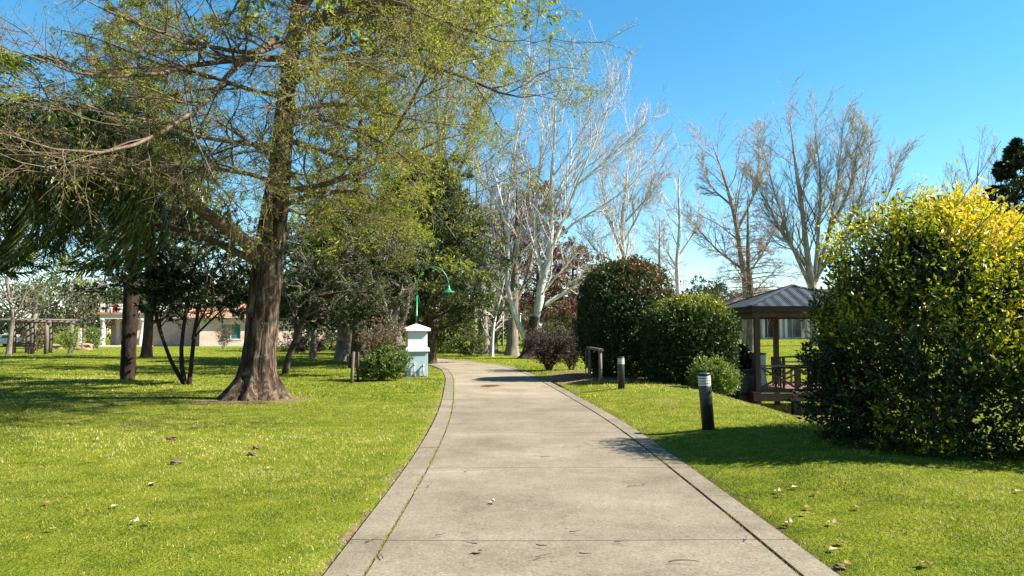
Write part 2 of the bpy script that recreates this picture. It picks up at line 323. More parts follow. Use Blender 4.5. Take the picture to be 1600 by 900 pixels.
def tubes(br, sides=3):
    Pp, Rp = br[0], br[1]; B, m, _ = Pp.shape
    T = nrm(np.gradient(Pp, axis=1)); mean = nrm(Pp[:, -1] - Pp[:, 0])
    ref = np.where(np.abs(mean[:, 2:3]) < .8, np.array([[0, 0, 1.]]), np.array([[1., .2, 0]]))
    u = nrm(np.cross(T, ref[:, None, :])); v = np.cross(T, u)
    a = np.arange(sides) * 2 * math.pi / sides
    V = Pp[:, :, None] + Rp[:, :, None, None] * (np.cos(a)[None, None, :, None] * u[:, :, None] + np.sin(a)[None, None, :, None] * v[:, :, None])
    k = np.arange(sides); base = (np.arange(B) * m * sides)[:, None, None] + (np.arange(m - 1) * sides)[None, :, None]
    Fq = np.stack([base + k, base + (k + 1) % sides, base + (k + 1) % sides + sides, base + k + sides], -1).reshape(-1, 4)
    return V.reshape(-1, 3), Fq
def spikes(br):                            # last-order twigs: three-sided, pointed at the tip
    Pp, Rp = br[0], br[1]
    if Pp.shape[1] > 3: Pp, Rp = Pp[:, [0, Pp.shape[1] // 2, -1]], Rp[:, [0, Pp.shape[1] // 2, -1]]
    B, m, _ = Pp.shape; V, Fq = tubes([Pp[:, :m - 1], Rp[:, :m - 1]], 3); n = (m - 1) * 3
    V = np.concatenate([V.reshape(B, n, 3), Pp[:, -1:]], 1).reshape(-1, 3); b = (np.arange(B) * (n + 1))[:, None]; q = Fq.reshape(B, -1) - (np.arange(B) * n)[:, None] + b; k = np.arange(3)
    T = np.stack([b + n - 3 + k, b + n - 3 + (k + 1) % 3, np.broadcast_to(b + n, (B, 3))], -1).reshape(-1, 3)
    return V, [q.reshape(-1, 4), T]
def cat(*vf):
    V, Fq, n = [], [], 0
    for v, f in vf: V.append(v); Fq.append(f + n); n += len(v)
    return np.vstack(V), np.vstack(Fq)
def leaves(pos, d, L, W, fold=.25, twist=None):      # folded diamond, one quad each
    K = len(pos); d = nrm(d); rv = rng.normal(size=(K, 3)) if twist is None else twist
    s = nrm(np.cross(d, rv)); up = np.cross(s, d); L = np.broadcast_to(L, (K,))[:, None]; W = np.broadcast_to(W, (K,))[:, None]
    mid = pos + d * L * .45 - up * W * fold
    V = np.stack([pos, mid + s * W * .5, pos + d * L, mid - s * W * .5], 1).reshape(-1, 3)
    return V, np.arange(K * 4).reshape(-1, 4)
def on_branch(br, k, t=(.1, 1), jit=0.):
    Pp = br[0]; B, m, _ = Pp.shape; idx = np.repeat(np.arange(B), k); K = len(idx)
    f = rng.uniform(t[0], t[1], K) * (m - 1) - 1e-6; i = np.clip(f.astype(int), 0, m - 2); wgt = (f - i)[:, None]
    p = Pp[idx, i] * (1 - wgt) + Pp[idx, i + 1] * wgt; tan = nrm(Pp[idx, i + 1] - Pp[idx, i])
    return p + rng.normal(size=(K, 3)) * jit, tan
def sprays(br, k, L, W, droop=-.1, out=1., t=(.1, 1)):
    p, tan = on_branch(br, k, t); d = tan * .7 + rng.normal(size=p.shape) * .6 * out + np.array([0, 0, droop])
    K = len(p); return leaves(p, d, rng.uniform(*L, K), rng.uniform(*W, K))
def pxs(lst, d):                          # guide list in picture coordinates; items (x, y) or (x, y, distance)
    return [P(q[0], q[1], q[2] if len(q) > 2 else d) for q in lst]
def trunk_mesh(pts, rad, base, n=28, m=40, flute=.12, lobes=7, flare=1.6, fh=1.0, rough=.03, seed=0):
    q, L = resample(np.array([list(p) + [r] for p, r in zip(pts, rad)]), m); th = np.linspace(0, 2 * math.pi, n, endpoint=False)
    T = nrm(np.gradient(q[:, :3], axis=0)); V = []; g = np.random.default_rng(seed); ph = g.uniform(0, 6, 6)
    for i in range(m):
        h = q[i, 2] - base[2]; fl = math.exp(-max(h, 0) / fh); r = q[i, 3] * (1 + (flare - 1) * fl * fl)
        u = nrm(np.cross(T[i], (0, 1., .05))); v = np.cross(T[i], u)
        rr = r * (1 + flute * (.25 + fl) * (np.abs(np.sin(lobes / 2 * th + ph[0] + .3 * np.sin(h * 1.3))) - .5) * 1.6 + rough * np.sin(th * 11 + ph[1] + h * .9) + rough * .8 * np.sin(th * 17 + ph[2] - h * 1.7) + rough * g.normal(size=n) * .5)
        V.append(q[i, :3] + rr[:, None] * (np.cos(th)[:, None] * u + np.sin(th)[:, None] * v))
    V = np.array(V); V[:2, :, 2] -= .15
    k = np.arange(n); b = (np.arange(m - 1) * n)[:, None]
    return V.reshape(-1, 3), np.stack([b + k, b + (k + 1) % n, b + (k + 1) % n + n, b + k + n], -1).reshape(-1, 4)
def tri(t, n, jitter=.25): return np.clip(t + rng.normal(size=n) * jitter, 0, 1)

# ------------------------------------------------------------------ ground sheet
offs = np.concatenate([-np.geomspace(900, 26, 26), -np.arange(25.5, 2.0, -.5), [-1.95, -1.735, -1.69, 0, 1.69, 1.735, 1.95], np.arange(2.2, 26, .5), np.geomspace(26.5, 900, 26)])
ys = np.concatenate([[-40, -20, -10, -5, -2, 0], np.arange(1, 40, .45), np.arange(40, 90, 1.2), np.geomspace(91, 1500, 30)])
OX, YY = np.meshgrid(offs, ys); XX = OX + pcx(YY)
ZZ = terr(XX, YY)
gut = (np.abs(OX) < 1.7) & (YY < 34); ZZ = np.where(gut, -.05, ZZ)
V = np.stack([XX, YY, ZZ], -1).reshape(-1, 3); ny, nx = XX.shape
ii = (np.arange(ny - 1) * nx)[:, None] + np.arange(nx - 1)
gm = mesh_np('ground', V, np.stack([ii, ii + 1, ii + nx + 1, ii + nx], -1).reshape(-1, 4), M_LAWN, True)
def soil(x, y):
    x = np.asarray(x, float); y = np.asarray(y, float); off = np.abs(x - pcx(y)); o = x - pcx(y)
    s = .5 * np.exp(-((off - 1.72) / .07) ** 2) * (y < 34)
    def bl(cx, cy, rx, ry, a): return a * np.exp(-(((x - cx) / rx) ** 2 + ((y - cy) / ry) ** 2) ** 1.5)
    s = s + bl(2.3, 26.5, 1.3, 3.6, .8) + bl(-6.25, 17.6, 1.5, 1.3, 1.0) + bl(7, 10.5, 2, 1.8, .9) + bl(3.2, 15.5, .5, 1.0, .5)
    s = s + bl(-3.4, 26.8, .7, .5, .6) + bl(-4.9, 24.6, 1.6, .6, .6) + bl(-13.1, 25.2, .8, .5, .5) + bl(.5, 56, 7, 4, .55) + bl(4, 24.8, 3, 2, .8)
    s = s + bl(-3.1, 8.2, .3, .25, .4) + bl(3.3, 6.2, .35, .3, .5) + bl(-4.7, 11.0, .35, .3, .5) + bl(7.5, 22, 5, 5, .5)
    q = np.random.default_rng(77)
    for k in range(46):
        yy = q.uniform(5, 22); xx = q.uniform(-.8, .8) * yy; s = s + bl(xx, yy, q.uniform(.08, .3), q.uniform(.1, .35), q.uniform(.25, .45))
    return s
sa = gm.attributes.new('soil', 'FLOAT', 'POINT'); sa.data.foreach_set('value', soil(V[:, 0], V[:, 1]).astype(np.float32))
ob('ground', gm, kind='structure')

# ------------------------------------------------------------------ path: slabs and flat edging stones
arc = np.concatenate([[0], np.cumsum(np.linalg.norm(np.diff(PCF, axis=0), axis=1))])
def pcen(s):
    p = np.array([np.interp(s, arc, PCF[:, 0]), np.interp(s, arc, PCF[:, 1])]); e = .05
    q = np.array([np.interp(s + e, arc, PCF[:, 0]), np.interp(s + e, arc, PCF[:, 1])]) - np.array([np.interp(s - e, arc, PCF[:, 0]), np.interp(s - e, arc, PCF[:, 1])])
    t = q / np.linalg.norm(q); return p, np.array([t[1], -t[0]])
path = ob('path', None, kind='structure')
def strip(name, s0, s1, o0, o1, zt, tint, n=8, cols=5):
    V = []
    for s in np.linspace(s0, s1, n + 1):
        p, nn = pcen(s)
        for o in np.linspace(o0, o1, cols + 1):
            q = p + nn * o; far = sm(q[1], 31, 36) * .02
            V.append((q[0], q[1], zt + far + .004 * math.sin(q[0] * 1.9 + q[1] * .8)))
    m = cols + 1; top = [(i * m + j, i * m + j + 1, (i + 1) * m + j + 1, (i + 1) * m + j) for i in range(n) for j in range(cols)]
    k = len(V); V += [(x, y, z - .07) for x, y, z in V]
    ring = [j for j in range(m)] + [i * m + cols for i in range(1, n + 1)] + [n * m + j for j in range(cols - 1, -1, -1)] + [i * m for i in range(n - 1, 0, -1)]
    side = [(ring[i] , k + ring[i], k + ring[(i + 1) % len(ring)], ring[(i + 1) % len(ring)]) for i in range(len(ring))]
    me = mesh_np(name, V, np.array(top + side), M_CONC, False, np.full(len(top) + len(side), tint))
    return ob(name, me, path)
s_at = lambda y: float(np.interp(y, PCF[:, 1], arc))
joints = [s_at(2.2)]
while joints[-1] < arc[-1] - 3: joints.append(joints[-1] + (3.05 if len(joints) < 40 else 3))
joints = [s_at(-3.5)] + joints
off0 = s_at(5.75) - joints[2]; joints = [j + off0 for j in joints[:-1]]
for i, (a, b) in enumerate(zip(joints[:-1], joints[1:])):
    y = pcen((a + b) / 2)[0][1]
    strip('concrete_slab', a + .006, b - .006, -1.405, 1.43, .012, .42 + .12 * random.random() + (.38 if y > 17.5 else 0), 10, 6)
    for sgn in (-1, 1):
        for h in (0, 1):
            c, d = a + (b - a) * h / 2, a + (b - a) * (h + 1) / 2
            o = (-1.68, -1.43) if sgn < 0 else (1.46, 1.69)
            strip('kerb_stone', c + .004, d - .004, *o, .014 + .004 * random.random(), .38 + .15 * random.random(), 5, 1)
def inside_path(x, y, w=1.72): return (np.abs(x - pcx(y)) < w) & (y < 36)
# iron cover set in the path
gc = G(767, 604); t = thing('manhole_cover', 'rusty iron cover set flat in the pale concrete path', 'manhole cover', gc)
mb = MB(); mb.lathe([(.3, .0), (.3, .028), (.27, .03), (.27, .024), (0.001, .024)], n=28)
for k in range(-3, 4): mb.box((0, k * .07, .026), (2 * math.sqrt(.25 ** 2 - (k * .07) ** 2), .015, .006))
M_RUST_IRON = surf('iron_rusty', [(.3, (.06, .03, .015)), (.5, (.16, .085, .04)), (.75, (.26, .17, .1))], 12, .8, .4)
mb.part('lid', t, M_RUST_IRON)

# ------------------------------------------------------------------ grass blades (stuff)
dpath_s = np.linspace(joints[0], s_at(54), 260); DP = np.array([pcen(s)[0] for s in dpath_s])
def vnoise(x, y, sc, seed):
    T = np.random.default_rng(seed).normal(size=(256, 256)); u, v = x / sc, y / sc; i, j = np.floor(u).astype(int), np.floor(v).astype(int); a, b = u - i, v - j; a, b = a * a * (3 - 2 * a), b * b * (3 - 2 * b)
    g_ = lambda p, q: T[p % 256, q % 256]
    return g_(i, j) * (1 - a) * (1 - b) + g_(i + 1, j) * a * (1 - b) + g_(i, j + 1) * (1 - a) * b + g_(i + 1, j + 1) * a * b
def blades(name, y0, y1, dens, hgt, wid, spread=.82):
    A = spread * (y1 * y1 - y0 * y0); n = int(A * dens)
    y = np.sqrt(rng.uniform(y0 * y0, y1 * y1, n)); x = rng.uniform(-1, 1, n) * spread * y
    keep = ~inside_path(x, y, 1.715 - .07 * rng.random(n) ** 2)
    if y1 > 33:
        dmin = np.full(n, 99.)
        for q in DP[::3]: dmin = np.minimum(dmin, np.hypot(x - q[0], y - q[1]))
        keep &= (dmin > 1.72) | (y < 33)
    keep &= (rng.random(n) > np.clip(soil(x, y) * 1.25 - .25, 0, .93)); x, y = x[keep], y[keep]; n = len(x)
    z = terr(x, y) - .003
    a = rng.uniform(0, 2 * math.pi, n); h = hgt * rng.uniform(.45, 1.25, n); ln = rng.uniform(.2, .95, n)
    fs = .07 * max(1, y0 / 7); patch = .55 * vnoise(x, y, fs, 1) + .35 * vnoise(x, y, .3, 2) + .35 * vnoise(x, y, 1.6, 3); h = h * np.clip(1 + .5 * patch, .35, 2.2)
    b = np.stack([x, y, z], 1); s = np.stack([np.cos(a), np.sin(a), 0 * a], 1) * (wid * rng.uniform(.6, 1.3, n) / 2)[:, None]
    la = rng.uniform(0, 2 * math.pi, n); tip = b + np.stack([np.cos(la) * ln * h, np.sin(la) * ln * h, h * (1 - .35 * ln)], 1)
    V = np.stack([b - s, b + s, tip], 1).reshape(-1, 3)
    t = .45 + .1 * patch + .09 * vnoise(x, y, fs * 1.3, 7) + .08 * vnoise(x, y, .7, 8) + .1 * vnoise(x, y, 3.5, 9) + .1 * vnoise(x, y, 1.5, 10) + rng.normal(size=n) * .22 + (rng.random(n) < (.035 if y0 < 5 else .01)) * .4 + .25 * np.clip(soil(x, y), 0, .7)
    return mesh_np(name, V, np.arange(n * 3).reshape(-1, 3), M_GRASS, False, np.clip(t, 0, 1))
for y0, y1, dn, h, wd in ((2.8, 9, 3500, .026, .006), (9, 18, 980, .034, .0095), (18, 36, 150, .05, .026), (36, 80, 16, .06, .05)):
    ob('grass', blades('grass', y0, y1, dn, h, wd), kind='stuff')
# green moss and grass in the joints between slabs and edging
n = 16000; s = rng.uniform(s_at(3), s_at(30), n); sd_ = np.where(rng.random(n) < .6, -1, 1)
pp = np.array([np.interp(s, arc, PCF[:, 0]), np.interp(s, arc, PCF[:, 1])]).T; oo = np.where(sd_ < 0, -1.417, 1.447) + rng.normal(size=n) * .009
wave = np.sin(s * 1.7) + np.sin(s * 4.1 + 1) + .6 * np.sin(s * 9.3); kp = (wave + rng.normal(size=n) * .5 > np.where(sd_ < 0, -.7, .35)); oo = oo + (wave > 1.5) * np.abs(rng.normal(size=n)) * .02
x = pp[:, 0] + oo; y = pp[:, 1]; x, y = x[kp], y[kp]; n = len(x)
b = np.stack([x, y, np.full(n, -.012)], 1); d = np.stack([rng.normal(size=n) * .5, rng.normal(size=n) * .5, np.ones(n)], 1)
Vv, Ff = leaves(b, d, rng.uniform(.02, .045, n), .007)
ob('joint_moss', mesh_np('joint_moss', Vv, Ff, M_GRASS, False, tri(.55, n, .2)), kind='stuff')

# ------------------------------------------------------------------ bushes
def bush(name, label, catg, base, rad, shoots, leaf, mat, zc=None, box=2.0, inner=.35, per=8, lump=.1, topup=.5, tf=None, stems=7, long=0, group=None, bot=.0, seed=1, slen=.22, lobes=None, clump=0.):
    base = np.array(base, float); rx, ry, rz = rad; K = shoots
    lobes = lobes or [(0, 0, zc if zc is not None else rz, rx, ry, rz, 1.)]
    root = thing(name, label, catg, base, group); c = base + np.array([0, 0, lobes[0][2]])
    lw = np.array([l[6] for l in lobes]); li = rng.choice(len(lobes), K, p=lw / lw.sum()); LA = np.array([l[:6] for l in lobes])
    d = nrm(rng.normal(size=(K, 3))); d[:, 2] = np.where(d[:, 2] < -.9, -d[:, 2], d[:, 2])
    den = (np.abs(d) ** box).sum(1) ** (1 / box); g = np.random.default_rng(seed); w_ = g.normal(size=(6, 3)) * 3.2; ph = g.uniform(0, 6, 6)
    fine = sum(np.sin(d @ (w_[i] * 2.7) + ph[i]) for i in range(6)) / 2.2
    lumpy = 1 + lump * sum(np.sin(d @ w_[i] + ph[i]) for i in range(6)) / 2.2 + (lump * .35 + .012) * fine
    u = np.where(rng.random(K) < inner, rng.uniform(.45, .86, K), rng.uniform(.86, 1.02, K)) + clump * .06 * np.clip(fine, -1, 1)
    pos = base + LA[li][:, :3] + d / den[:, None] * LA[li][:, 3:] * (u * lumpy)[:, None]
    if clump: kp = (rng.random(K) < np.clip(.78 + clump * .5 * fine, .25, 1)) | (u < .84); pos, d, u, li = pos[kp], d[kp], u[kp], li[kp]
    if len(lobes) > 1:
        q = np.stack([(((pos - base - l[:3]) / l[3:]) ** 2).sum(1) + 9 * (li == k) for k, l in enumerate(LA)]).min(0); kp = q > .62; pos, d, u = pos[kp], d[kp], u[kp]
    ok = pos[:, 2] > base[2] + bot + .05; pos, d, u = pos[ok], d[ok], u[ok]; K = len(pos)
    sdv = nrm(d * .9 + np.array([0, 0, topup]) + rng.normal(size=(K, 3)) * .45); sl_ = slen * rng.uniform(.6, 1.3, K)
    if long: q = rng.random(K) < long; q &= (d[:, 2] > .0); sl_ = np.where(q, sl_ * 2.2, sl_); sdv[q] = nrm(sdv[q] + np.array([0, 0, .8]))
    idx = np.repeat(np.arange(K), per); f = np.tile(np.linspace(.1, 1, per), K)
    lp = pos[idx] + sdv[idx] * (sl_[idx] * (f - .5))[:, None]
    ld = nrm(sdv[idx] * .75 + rng.normal(size=(K * per, 3)) * .75); Ls = leaf[0] * rng.uniform(.65, 1.3, K * per) * np.where(u[idx] < .86, 1.25, 1)
    V, Fq = leaves(lp, ld, Ls, Ls * leaf[1], .3)
    h = (lp[:, 2] - base[2]) / (c[2] + rz - base[2]); sh = rng.normal(size=K)[idx] * .12
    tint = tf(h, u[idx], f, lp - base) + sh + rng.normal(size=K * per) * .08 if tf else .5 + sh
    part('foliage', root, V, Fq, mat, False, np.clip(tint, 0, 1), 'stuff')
    st = limbs([([base + np.array([random.uniform(-.1, .1) * rx, random.uniform(-.1, .1) * ry, -.05]), base + np.array([math.cos(a) * rx * .25, math.sin(a) * ry * .25, rz * .6]), base + np.array([math.cos(a) * rx * .6, math.sin(a) * ry * .6, rz * 1.3])], .035 * rx ** .5, .012) for a in np.arange(stems) * 2.4], 6)
    k1 = kids(st, 9, (.2, 1), (25, 60), (.35, .6), .2, .6, 4, .15)
    part('stems', root, *cat(tubes(st, 5), tubes(k1, 3)), M_GREYBARK, True, kind='stuff')
    return root
# the large yellow-green bush on the right
bx, by = 5.97, 10.1; bz = float(terr(bx, by)) - .05
g_y = lambda h, u, f, p: .08 + .62 * np.clip(h * .85 + .36 * np.clip(p[:, 0] / 2, -1, 1), 0, 1) ** .72 * (u > .8) + .2 * f + .2 * np.sin(p[:, 0] * 2.3 + p[:, 2] * 2.9) * np.sin(p[:, 1] * 2.1 + p[:, 2] * 1.3)  # young growth, plus a sunlit look painted in toward the top and right
bush('large_bush', 'huge rounded bush with yellow-green young leaves, coloured brighter on the sunny side, in front of the gazebo at the right edge', 'bush', (bx, by, bz), (2.1, 2.0, 2.2), 22500, (.078, .44), M_BUSH, 1.5, 2.0, .42, 8, .05, .6, g_y, 9, .08, bot=.02, slen=.36, seed=4, clump=.7,
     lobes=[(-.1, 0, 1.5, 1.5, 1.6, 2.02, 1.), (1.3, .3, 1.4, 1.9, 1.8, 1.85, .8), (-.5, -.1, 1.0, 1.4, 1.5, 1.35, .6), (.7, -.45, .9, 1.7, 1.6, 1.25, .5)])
# clipped hedges
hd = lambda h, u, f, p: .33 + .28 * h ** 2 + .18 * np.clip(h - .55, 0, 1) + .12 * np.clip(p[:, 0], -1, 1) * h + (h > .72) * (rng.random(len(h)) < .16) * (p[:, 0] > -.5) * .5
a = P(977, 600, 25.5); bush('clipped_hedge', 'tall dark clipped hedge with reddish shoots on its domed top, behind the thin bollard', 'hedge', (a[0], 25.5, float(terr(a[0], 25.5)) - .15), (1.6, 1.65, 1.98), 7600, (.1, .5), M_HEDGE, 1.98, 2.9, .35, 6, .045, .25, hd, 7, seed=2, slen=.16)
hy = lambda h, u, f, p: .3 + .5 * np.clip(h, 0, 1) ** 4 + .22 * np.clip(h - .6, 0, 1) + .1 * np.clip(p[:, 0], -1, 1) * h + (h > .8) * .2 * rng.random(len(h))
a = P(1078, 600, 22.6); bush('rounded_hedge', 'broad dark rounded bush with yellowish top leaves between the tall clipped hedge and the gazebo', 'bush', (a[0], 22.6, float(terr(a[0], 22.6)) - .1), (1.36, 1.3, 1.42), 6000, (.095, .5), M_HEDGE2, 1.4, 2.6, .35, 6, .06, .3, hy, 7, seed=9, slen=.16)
a = P(1112, 600, 20.5); bb = lambda h, u, f, p: .5 + .25 * f + .1 * h
bush('small_bush', 'small bright green bush between the leaning bollard and the gazebo corner', 'bush', (a[0], 20.4, float(terr(a[0], 20.4)) - .05), (.56, .45, .46), 900, (.08, .45), M_GREENLEAF, .45, 2.0, .3, 7, .2, .7, bb, 6, .05, seed=3, slen=.2)
a = P(1152, 600, 25); bush('shaded_shrub', 'dark shaded shrub squeezed between the rounded bush and the gazebo post', 'shrub', (a[0], 25.2, float(terr(a[0], 25.2))), (.62, .6, 1.0), 2200, (.1, .5), M_DARKLEAF, 1.0, 2.2, .4, 7, .12, .3, lambda h, u, f, p: .4 + .2 * h, 5, seed=13)
# thin twiggy shrub by the white tree: purple-brown leaves and bare stems
def twiggy(name, label, base, rx, h, k, mat, bm, leafn=6, catg='shrub', twig=.004, ls=(.05, .09), upb=.25, group=None):
    base = np.array(base, float); root = thing(name, label, catg, base, group)
    gl = []
    for i in range(k):
        a = i * 2.4 + random.random(); r = rx * random.uniform(.3, 1)
        gl.append(([base + (math.cos(a) * .08, math.sin(a) * .08, -.05), base + (math.cos(a) * r * .45, math.sin(a) * r * .45, h * .4), base + (math.cos(a) * r, math.sin(a) * r, h * random.uniform(.65, .98))], .022, .006))
    l = limbs(gl, 7); k1 = kids(l, 9, (.15, 1), (25, 65), (.3, .6), .4, .6, 4, .2, (0, 0, upb * .3), .003); k2 = kids(k1, 6, (.1, 1), (25, 65), (.35, .65), .3, .6, 3, .2, (0, 0, .05), twig * .7)
    part('stems', root, *cat(tubes(l, 5), tubes(k1, 3)), bm, True, kind='stuff'); part('twigs', root, *spikes(k2), bm, True, kind='stuff')
    if leafn:
        V, Fq = sprays(k2, leafn, ls, (ls[0] * .45, ls[1] * .5), 0); part('foliage', root, V, Fq, mat, False, tri(.5, len(Fq)), 'stuff')
    return root
a = G(858, 579)
twiggy('twiggy_shrub', 'low purple-brown twiggy shrub in front of the white-barked tree', a, 1.1, 1.75, 28, M_REDLEAF, M_DARKBARK, 7)
twiggy('twiggy_shrub', 'sparse half-bare shrub with the grass showing through, left of the tall clipped hedge', a + (.98, .3, 0), .72, 1.15, 15, M_REDLEAF, M_DARKBARK, 3)
a = P(597, 597, 24.8); g_ = lambda h, u, f, p: .35 + .25 * f + .15 * h
bush('leafy_shrub', 'bright green leafy shrub beside the dark bin and wooden stakes', 'shrub', (a[0], 24.9, 0), (.7, .5, .5), 900, (.1, .4), M_GREENLEAF, .45, 2, .3, 6, .3, .8, g_, 6, .1, seed=6)
twiggy('twiggy_shrub', 'tall loose reddish-green shrub growing between the wooden stakes and the bin', (a[0] - .15, 25.5, 0), .75, 1.75, 16, M_BROWN, M_DARKBARK, 6)

# ------------------------------------------------------------------ street furniture near the path
def bollard(px, py, ht, r, lean, label, d0=None):
    g = G(px, py); root = thing('bollard_light', label, 'bollard light', g, 'black bollard lights beside the path'); k = ht / .9
    ax = nrm(np.array([lean, -.02, 1.])); Mx = np.eye(3); Mx[:, 2] = ax; Mx[:, 0] = nrm(np.array([1, 0, -lean])); Mx[:, 1] = np.cross(Mx[:, 2], Mx[:, 0])
    MB().lathe([(r, -.1), (r, ht * .76), (r * .96, ht * .77), (.001, ht * .77)], n=24, M=Mx).part('post', root, M_BLACK, True)
    MB().lathe([(r * .78, ht * .77), (r * .78, ht * .965)], n=20, M=Mx).part('lamp_core', root, M_BLACK, True)
    for i in range(4):
        z = ht * (.785 + i * .047); MB().lathe([(r * .7, z + .006), (r * 1.0, z - .006), (r * 1.0, z + .022), (r * .7, z + .03)], n=24, M=Mx).part('louvre', root, M_LOUVRE)
    for a_ in (.7, 2.3, 3.9, 5.5):
        p = np.array([math.cos(a_) * r * .93, math.sin(a_) * r * .93, 0]); MB().tube([Mx @ (p + (0, 0, ht * .77)), Mx @ (p + (0, 0, ht * .965))], .007, 5).part('strut', root, M_BLACK)
    MB().lathe([(r * 1.04, ht * .962), (r * 1.05, ht * .985), (r * .98, ht), (.001, ht * 1.004)], n=24, M=Mx).part('cap', root, M_BLACK, True)
    return root
bollard(1107, 671, .885, .098, -.075, 'larger leaning black bollard light with cream louvres at the edge of the bush shadow')
bollard(971, 607, .84, .092, -.012, 'smaller upright black bollard light in front of the tall clipped hedge')
# wooden frame: two posts and a crossbar
g0 = G(921, 591); g1 = G(938, 600)
root = thing('hitching_post', 'weathered wooden frame of two posts and a crossbar beside the path', 'post frame', g0)
for q, h in ((g0 - g0, .98), (g1 - g0, 1.02)): MB().tube([q + (0, 0, -.1), q + (.01, 0, h * .5), q + (0, .01, h)], .052, 9).part('post', root, M_WOOD, True)
MB().bar((-.06, .02, 1.0), tuple(g1 - g0 + (.06, -.08, .99)), .07, .07).part('crossbar', root, M_WOOD)
MB().tube([(-.12, 0, 0), (-.11, 0, .95)], .018, 6).part('stake', root, M_WOOD)
for q, r, h, lean, lb in (((549, 599), .055, 1.0, .06, 'thick pale wooden stake leaning at the left end of the shrub'), ((559, 597), .04, .98, .0, 'left one of the paired thin dark stakes behind the pale stake'), ((567, 595), .045, 1.0, -.03, 'right one of the paired dark stakes, touching the leafy shrub')):
    g = G(*q); o = thing('wooden_stake', lb, 'stake', g, 'wooden stakes round the shrub', me=MB().tube([(0, 0, -.1), (lean * .5, 0, h * .5), (lean, 0, h), (lean, 0, h + .015)], [r, r, r * .95, r * .6], 9).mesh('wooden_stake', M_WOOD if r > .05 else M_DARKWOOD, True))
# white pillar
g = G(650, 588); pl = thing('pillar', 'white and pale blue masonry pillar with a pyramid cap beside the path', 'pillar', g, rz=R(15))
MB().box((0, 0, .45), (.76, .76, .94)).part('base', pl, M_PILLARB, bevel=.008)
MB().box((0, 0, .0), (.86, .86, .06)).part('footing', pl, M_CONC)
MB().box((0, 0, .99), (.88, .88, .14), top=.96).part('ledge', pl, M_PILLAR, bevel=.006)
MB().box((0, 0, 1.34), (.72, .72, .58)).part('upper_block', pl, M_PILLAR, bevel=.008)
MB().box((0, 0, 1.645), (.8, .8, .035)).part('neck_moulding', pl, M_PILLARB)
mb = MB().box((0, 0, 1.715), (.92, .92, .11)); mb.part('cornice', pl, M_PILLAR, bevel=.006)
MB().box((0, 0, 1.852), (.88, .88, .16), top=.06).part('cap', pl, M_PILLAR)
for x_, h in ((-.12, .45), (.2, .42)):
    MB().tube([(x_, -.44, .03), (x_, -.44, h)], .022, 8).part('pipe', pl, M_PIPE, True)
    MB().tube([(x_, -.38, h), (x_, -.5, h + .005), (x_, -.52, h - .05)], .028, 8).part('tap', pl, M_PIPE, True)
    MB().box((x_, -.386, .2), (.06, .012, .03)).part('pipe_clip', pl, M_PIPE)
# green swan-neck lamp behind the pillar
lg = np.array(at(651, 28.6)); top = P(651, 438, 28.6)[2]; lam = thing('street_lamp', 'slim green street lamp with curved swan neck and bell shade behind the white pillar', 'street lamp', lg)
arcp = [(0, 0, -.2), (0, 0, top - .6)]; c0 = np.array([.62, 0, top - .25])
arcp += [tuple(c0 + (-.62 * math.cos(a_), 0, .78 * math.sin(a_))) for a_ in np.linspace(.05, math.pi * .98, 16)]
mb = MB(); mb.tube(arcp[:2], .035, 10); mb.part('post', lam, M_GREEN, True)
MB().tube(arcp[1:], [.03] + [.024] * (len(arcp) - 2), 8).part('arm', lam, M_GREEN, True)
e = np.array(arcp[-1]); MB().lathe([(.035, .02), (.05, -.08), (.07, -.14), (.12, -.2), (.24, -.25), (.255, -.27), (.24, -.27), (.05, -.2)], c=e, n=20).part('lamp_shade', lam, M_GREEN, True)
MB().lathe([(.02, -.18), (.06, -.21), (.06, -.25), (.02, -.29)], c=e, n=12).part('bulb', lam, M_PIPE, True)
MB().lathe([(.06, 0), (.06, .25), (.035, .32)], c=(0, 0, 0), n=12).part('collar', lam, M_GREEN, True)
MB().tube([(0, 0, top - 1.0), (.1, 0, top - .8), (.05, 0, top - .55)], .01, 5).part('bracket', lam, M_GREEN)
# dark green wheelie bin
g = at(625, 27.9); bn = thing('wheelie_bin', 'dark green wheelie bin standing against the left side of the white pillar', 'bin', g, rz=R(8))
mb = MB(); mb.box((0, 0, .58), (.5, .55, .96)); V = mb.V[0]; V[:4, :2] *= .82; mb.part('body', bn, M_BIN, bevel=.02)
MB().box((0, 0, 1.09), (.56, .62, .06), top=.93).part('lid', bn, M_BIN, bevel=.015)
MB().tube([(-.22, .34, 1.02), (.22, .34, 1.02)], .02, 8).part('handle', bn, M_BIN)
for sx in (-1, 1): MB().tube([(sx * .2, .22, .1), (sx * .27, .22, .1)], .1, 14).part('wheel', bn, M_BLACK)

# ------------------------------------------------------------------ gazebo
gz = thing('gazebo', 'open timber gazebo with corrugated metal hip roof and cross-braced railing', 'gazebo', (7.35, 22.5, 0))
X0, X1, Y0, Y1 = 0.0, 3.9, 0.0, 3.75; zd = -.2; ze = 2.42
px_ = [(.2, .25), (.2, 3.5), (3.7, .25), (3.7, 3.5), (1.95, 3.5)]
for x, y in px_: MB().box((x, y, (ze - .35 - 1.0) / 2), (.16, .16, ze - .35 + 1.0)).part('post', gz, M_REDWOOD, bevel=.006)
for a_, b_ in (((.05, .25), (3.85, .25)), ((.05, 3.5), (3.85, 3.5))): MB().box(((a_[0] + b_[0]) / 2, a_[1], ze - .21), (b_[0] - a_[0], .14, .26)).part('beam', gz, M_REDWOOD)
for x in (.2, 3.7): MB().box((x, 1.875, ze - .215), (.13, 3.1, .25)).part('beam', gz, M_REDWOOD)
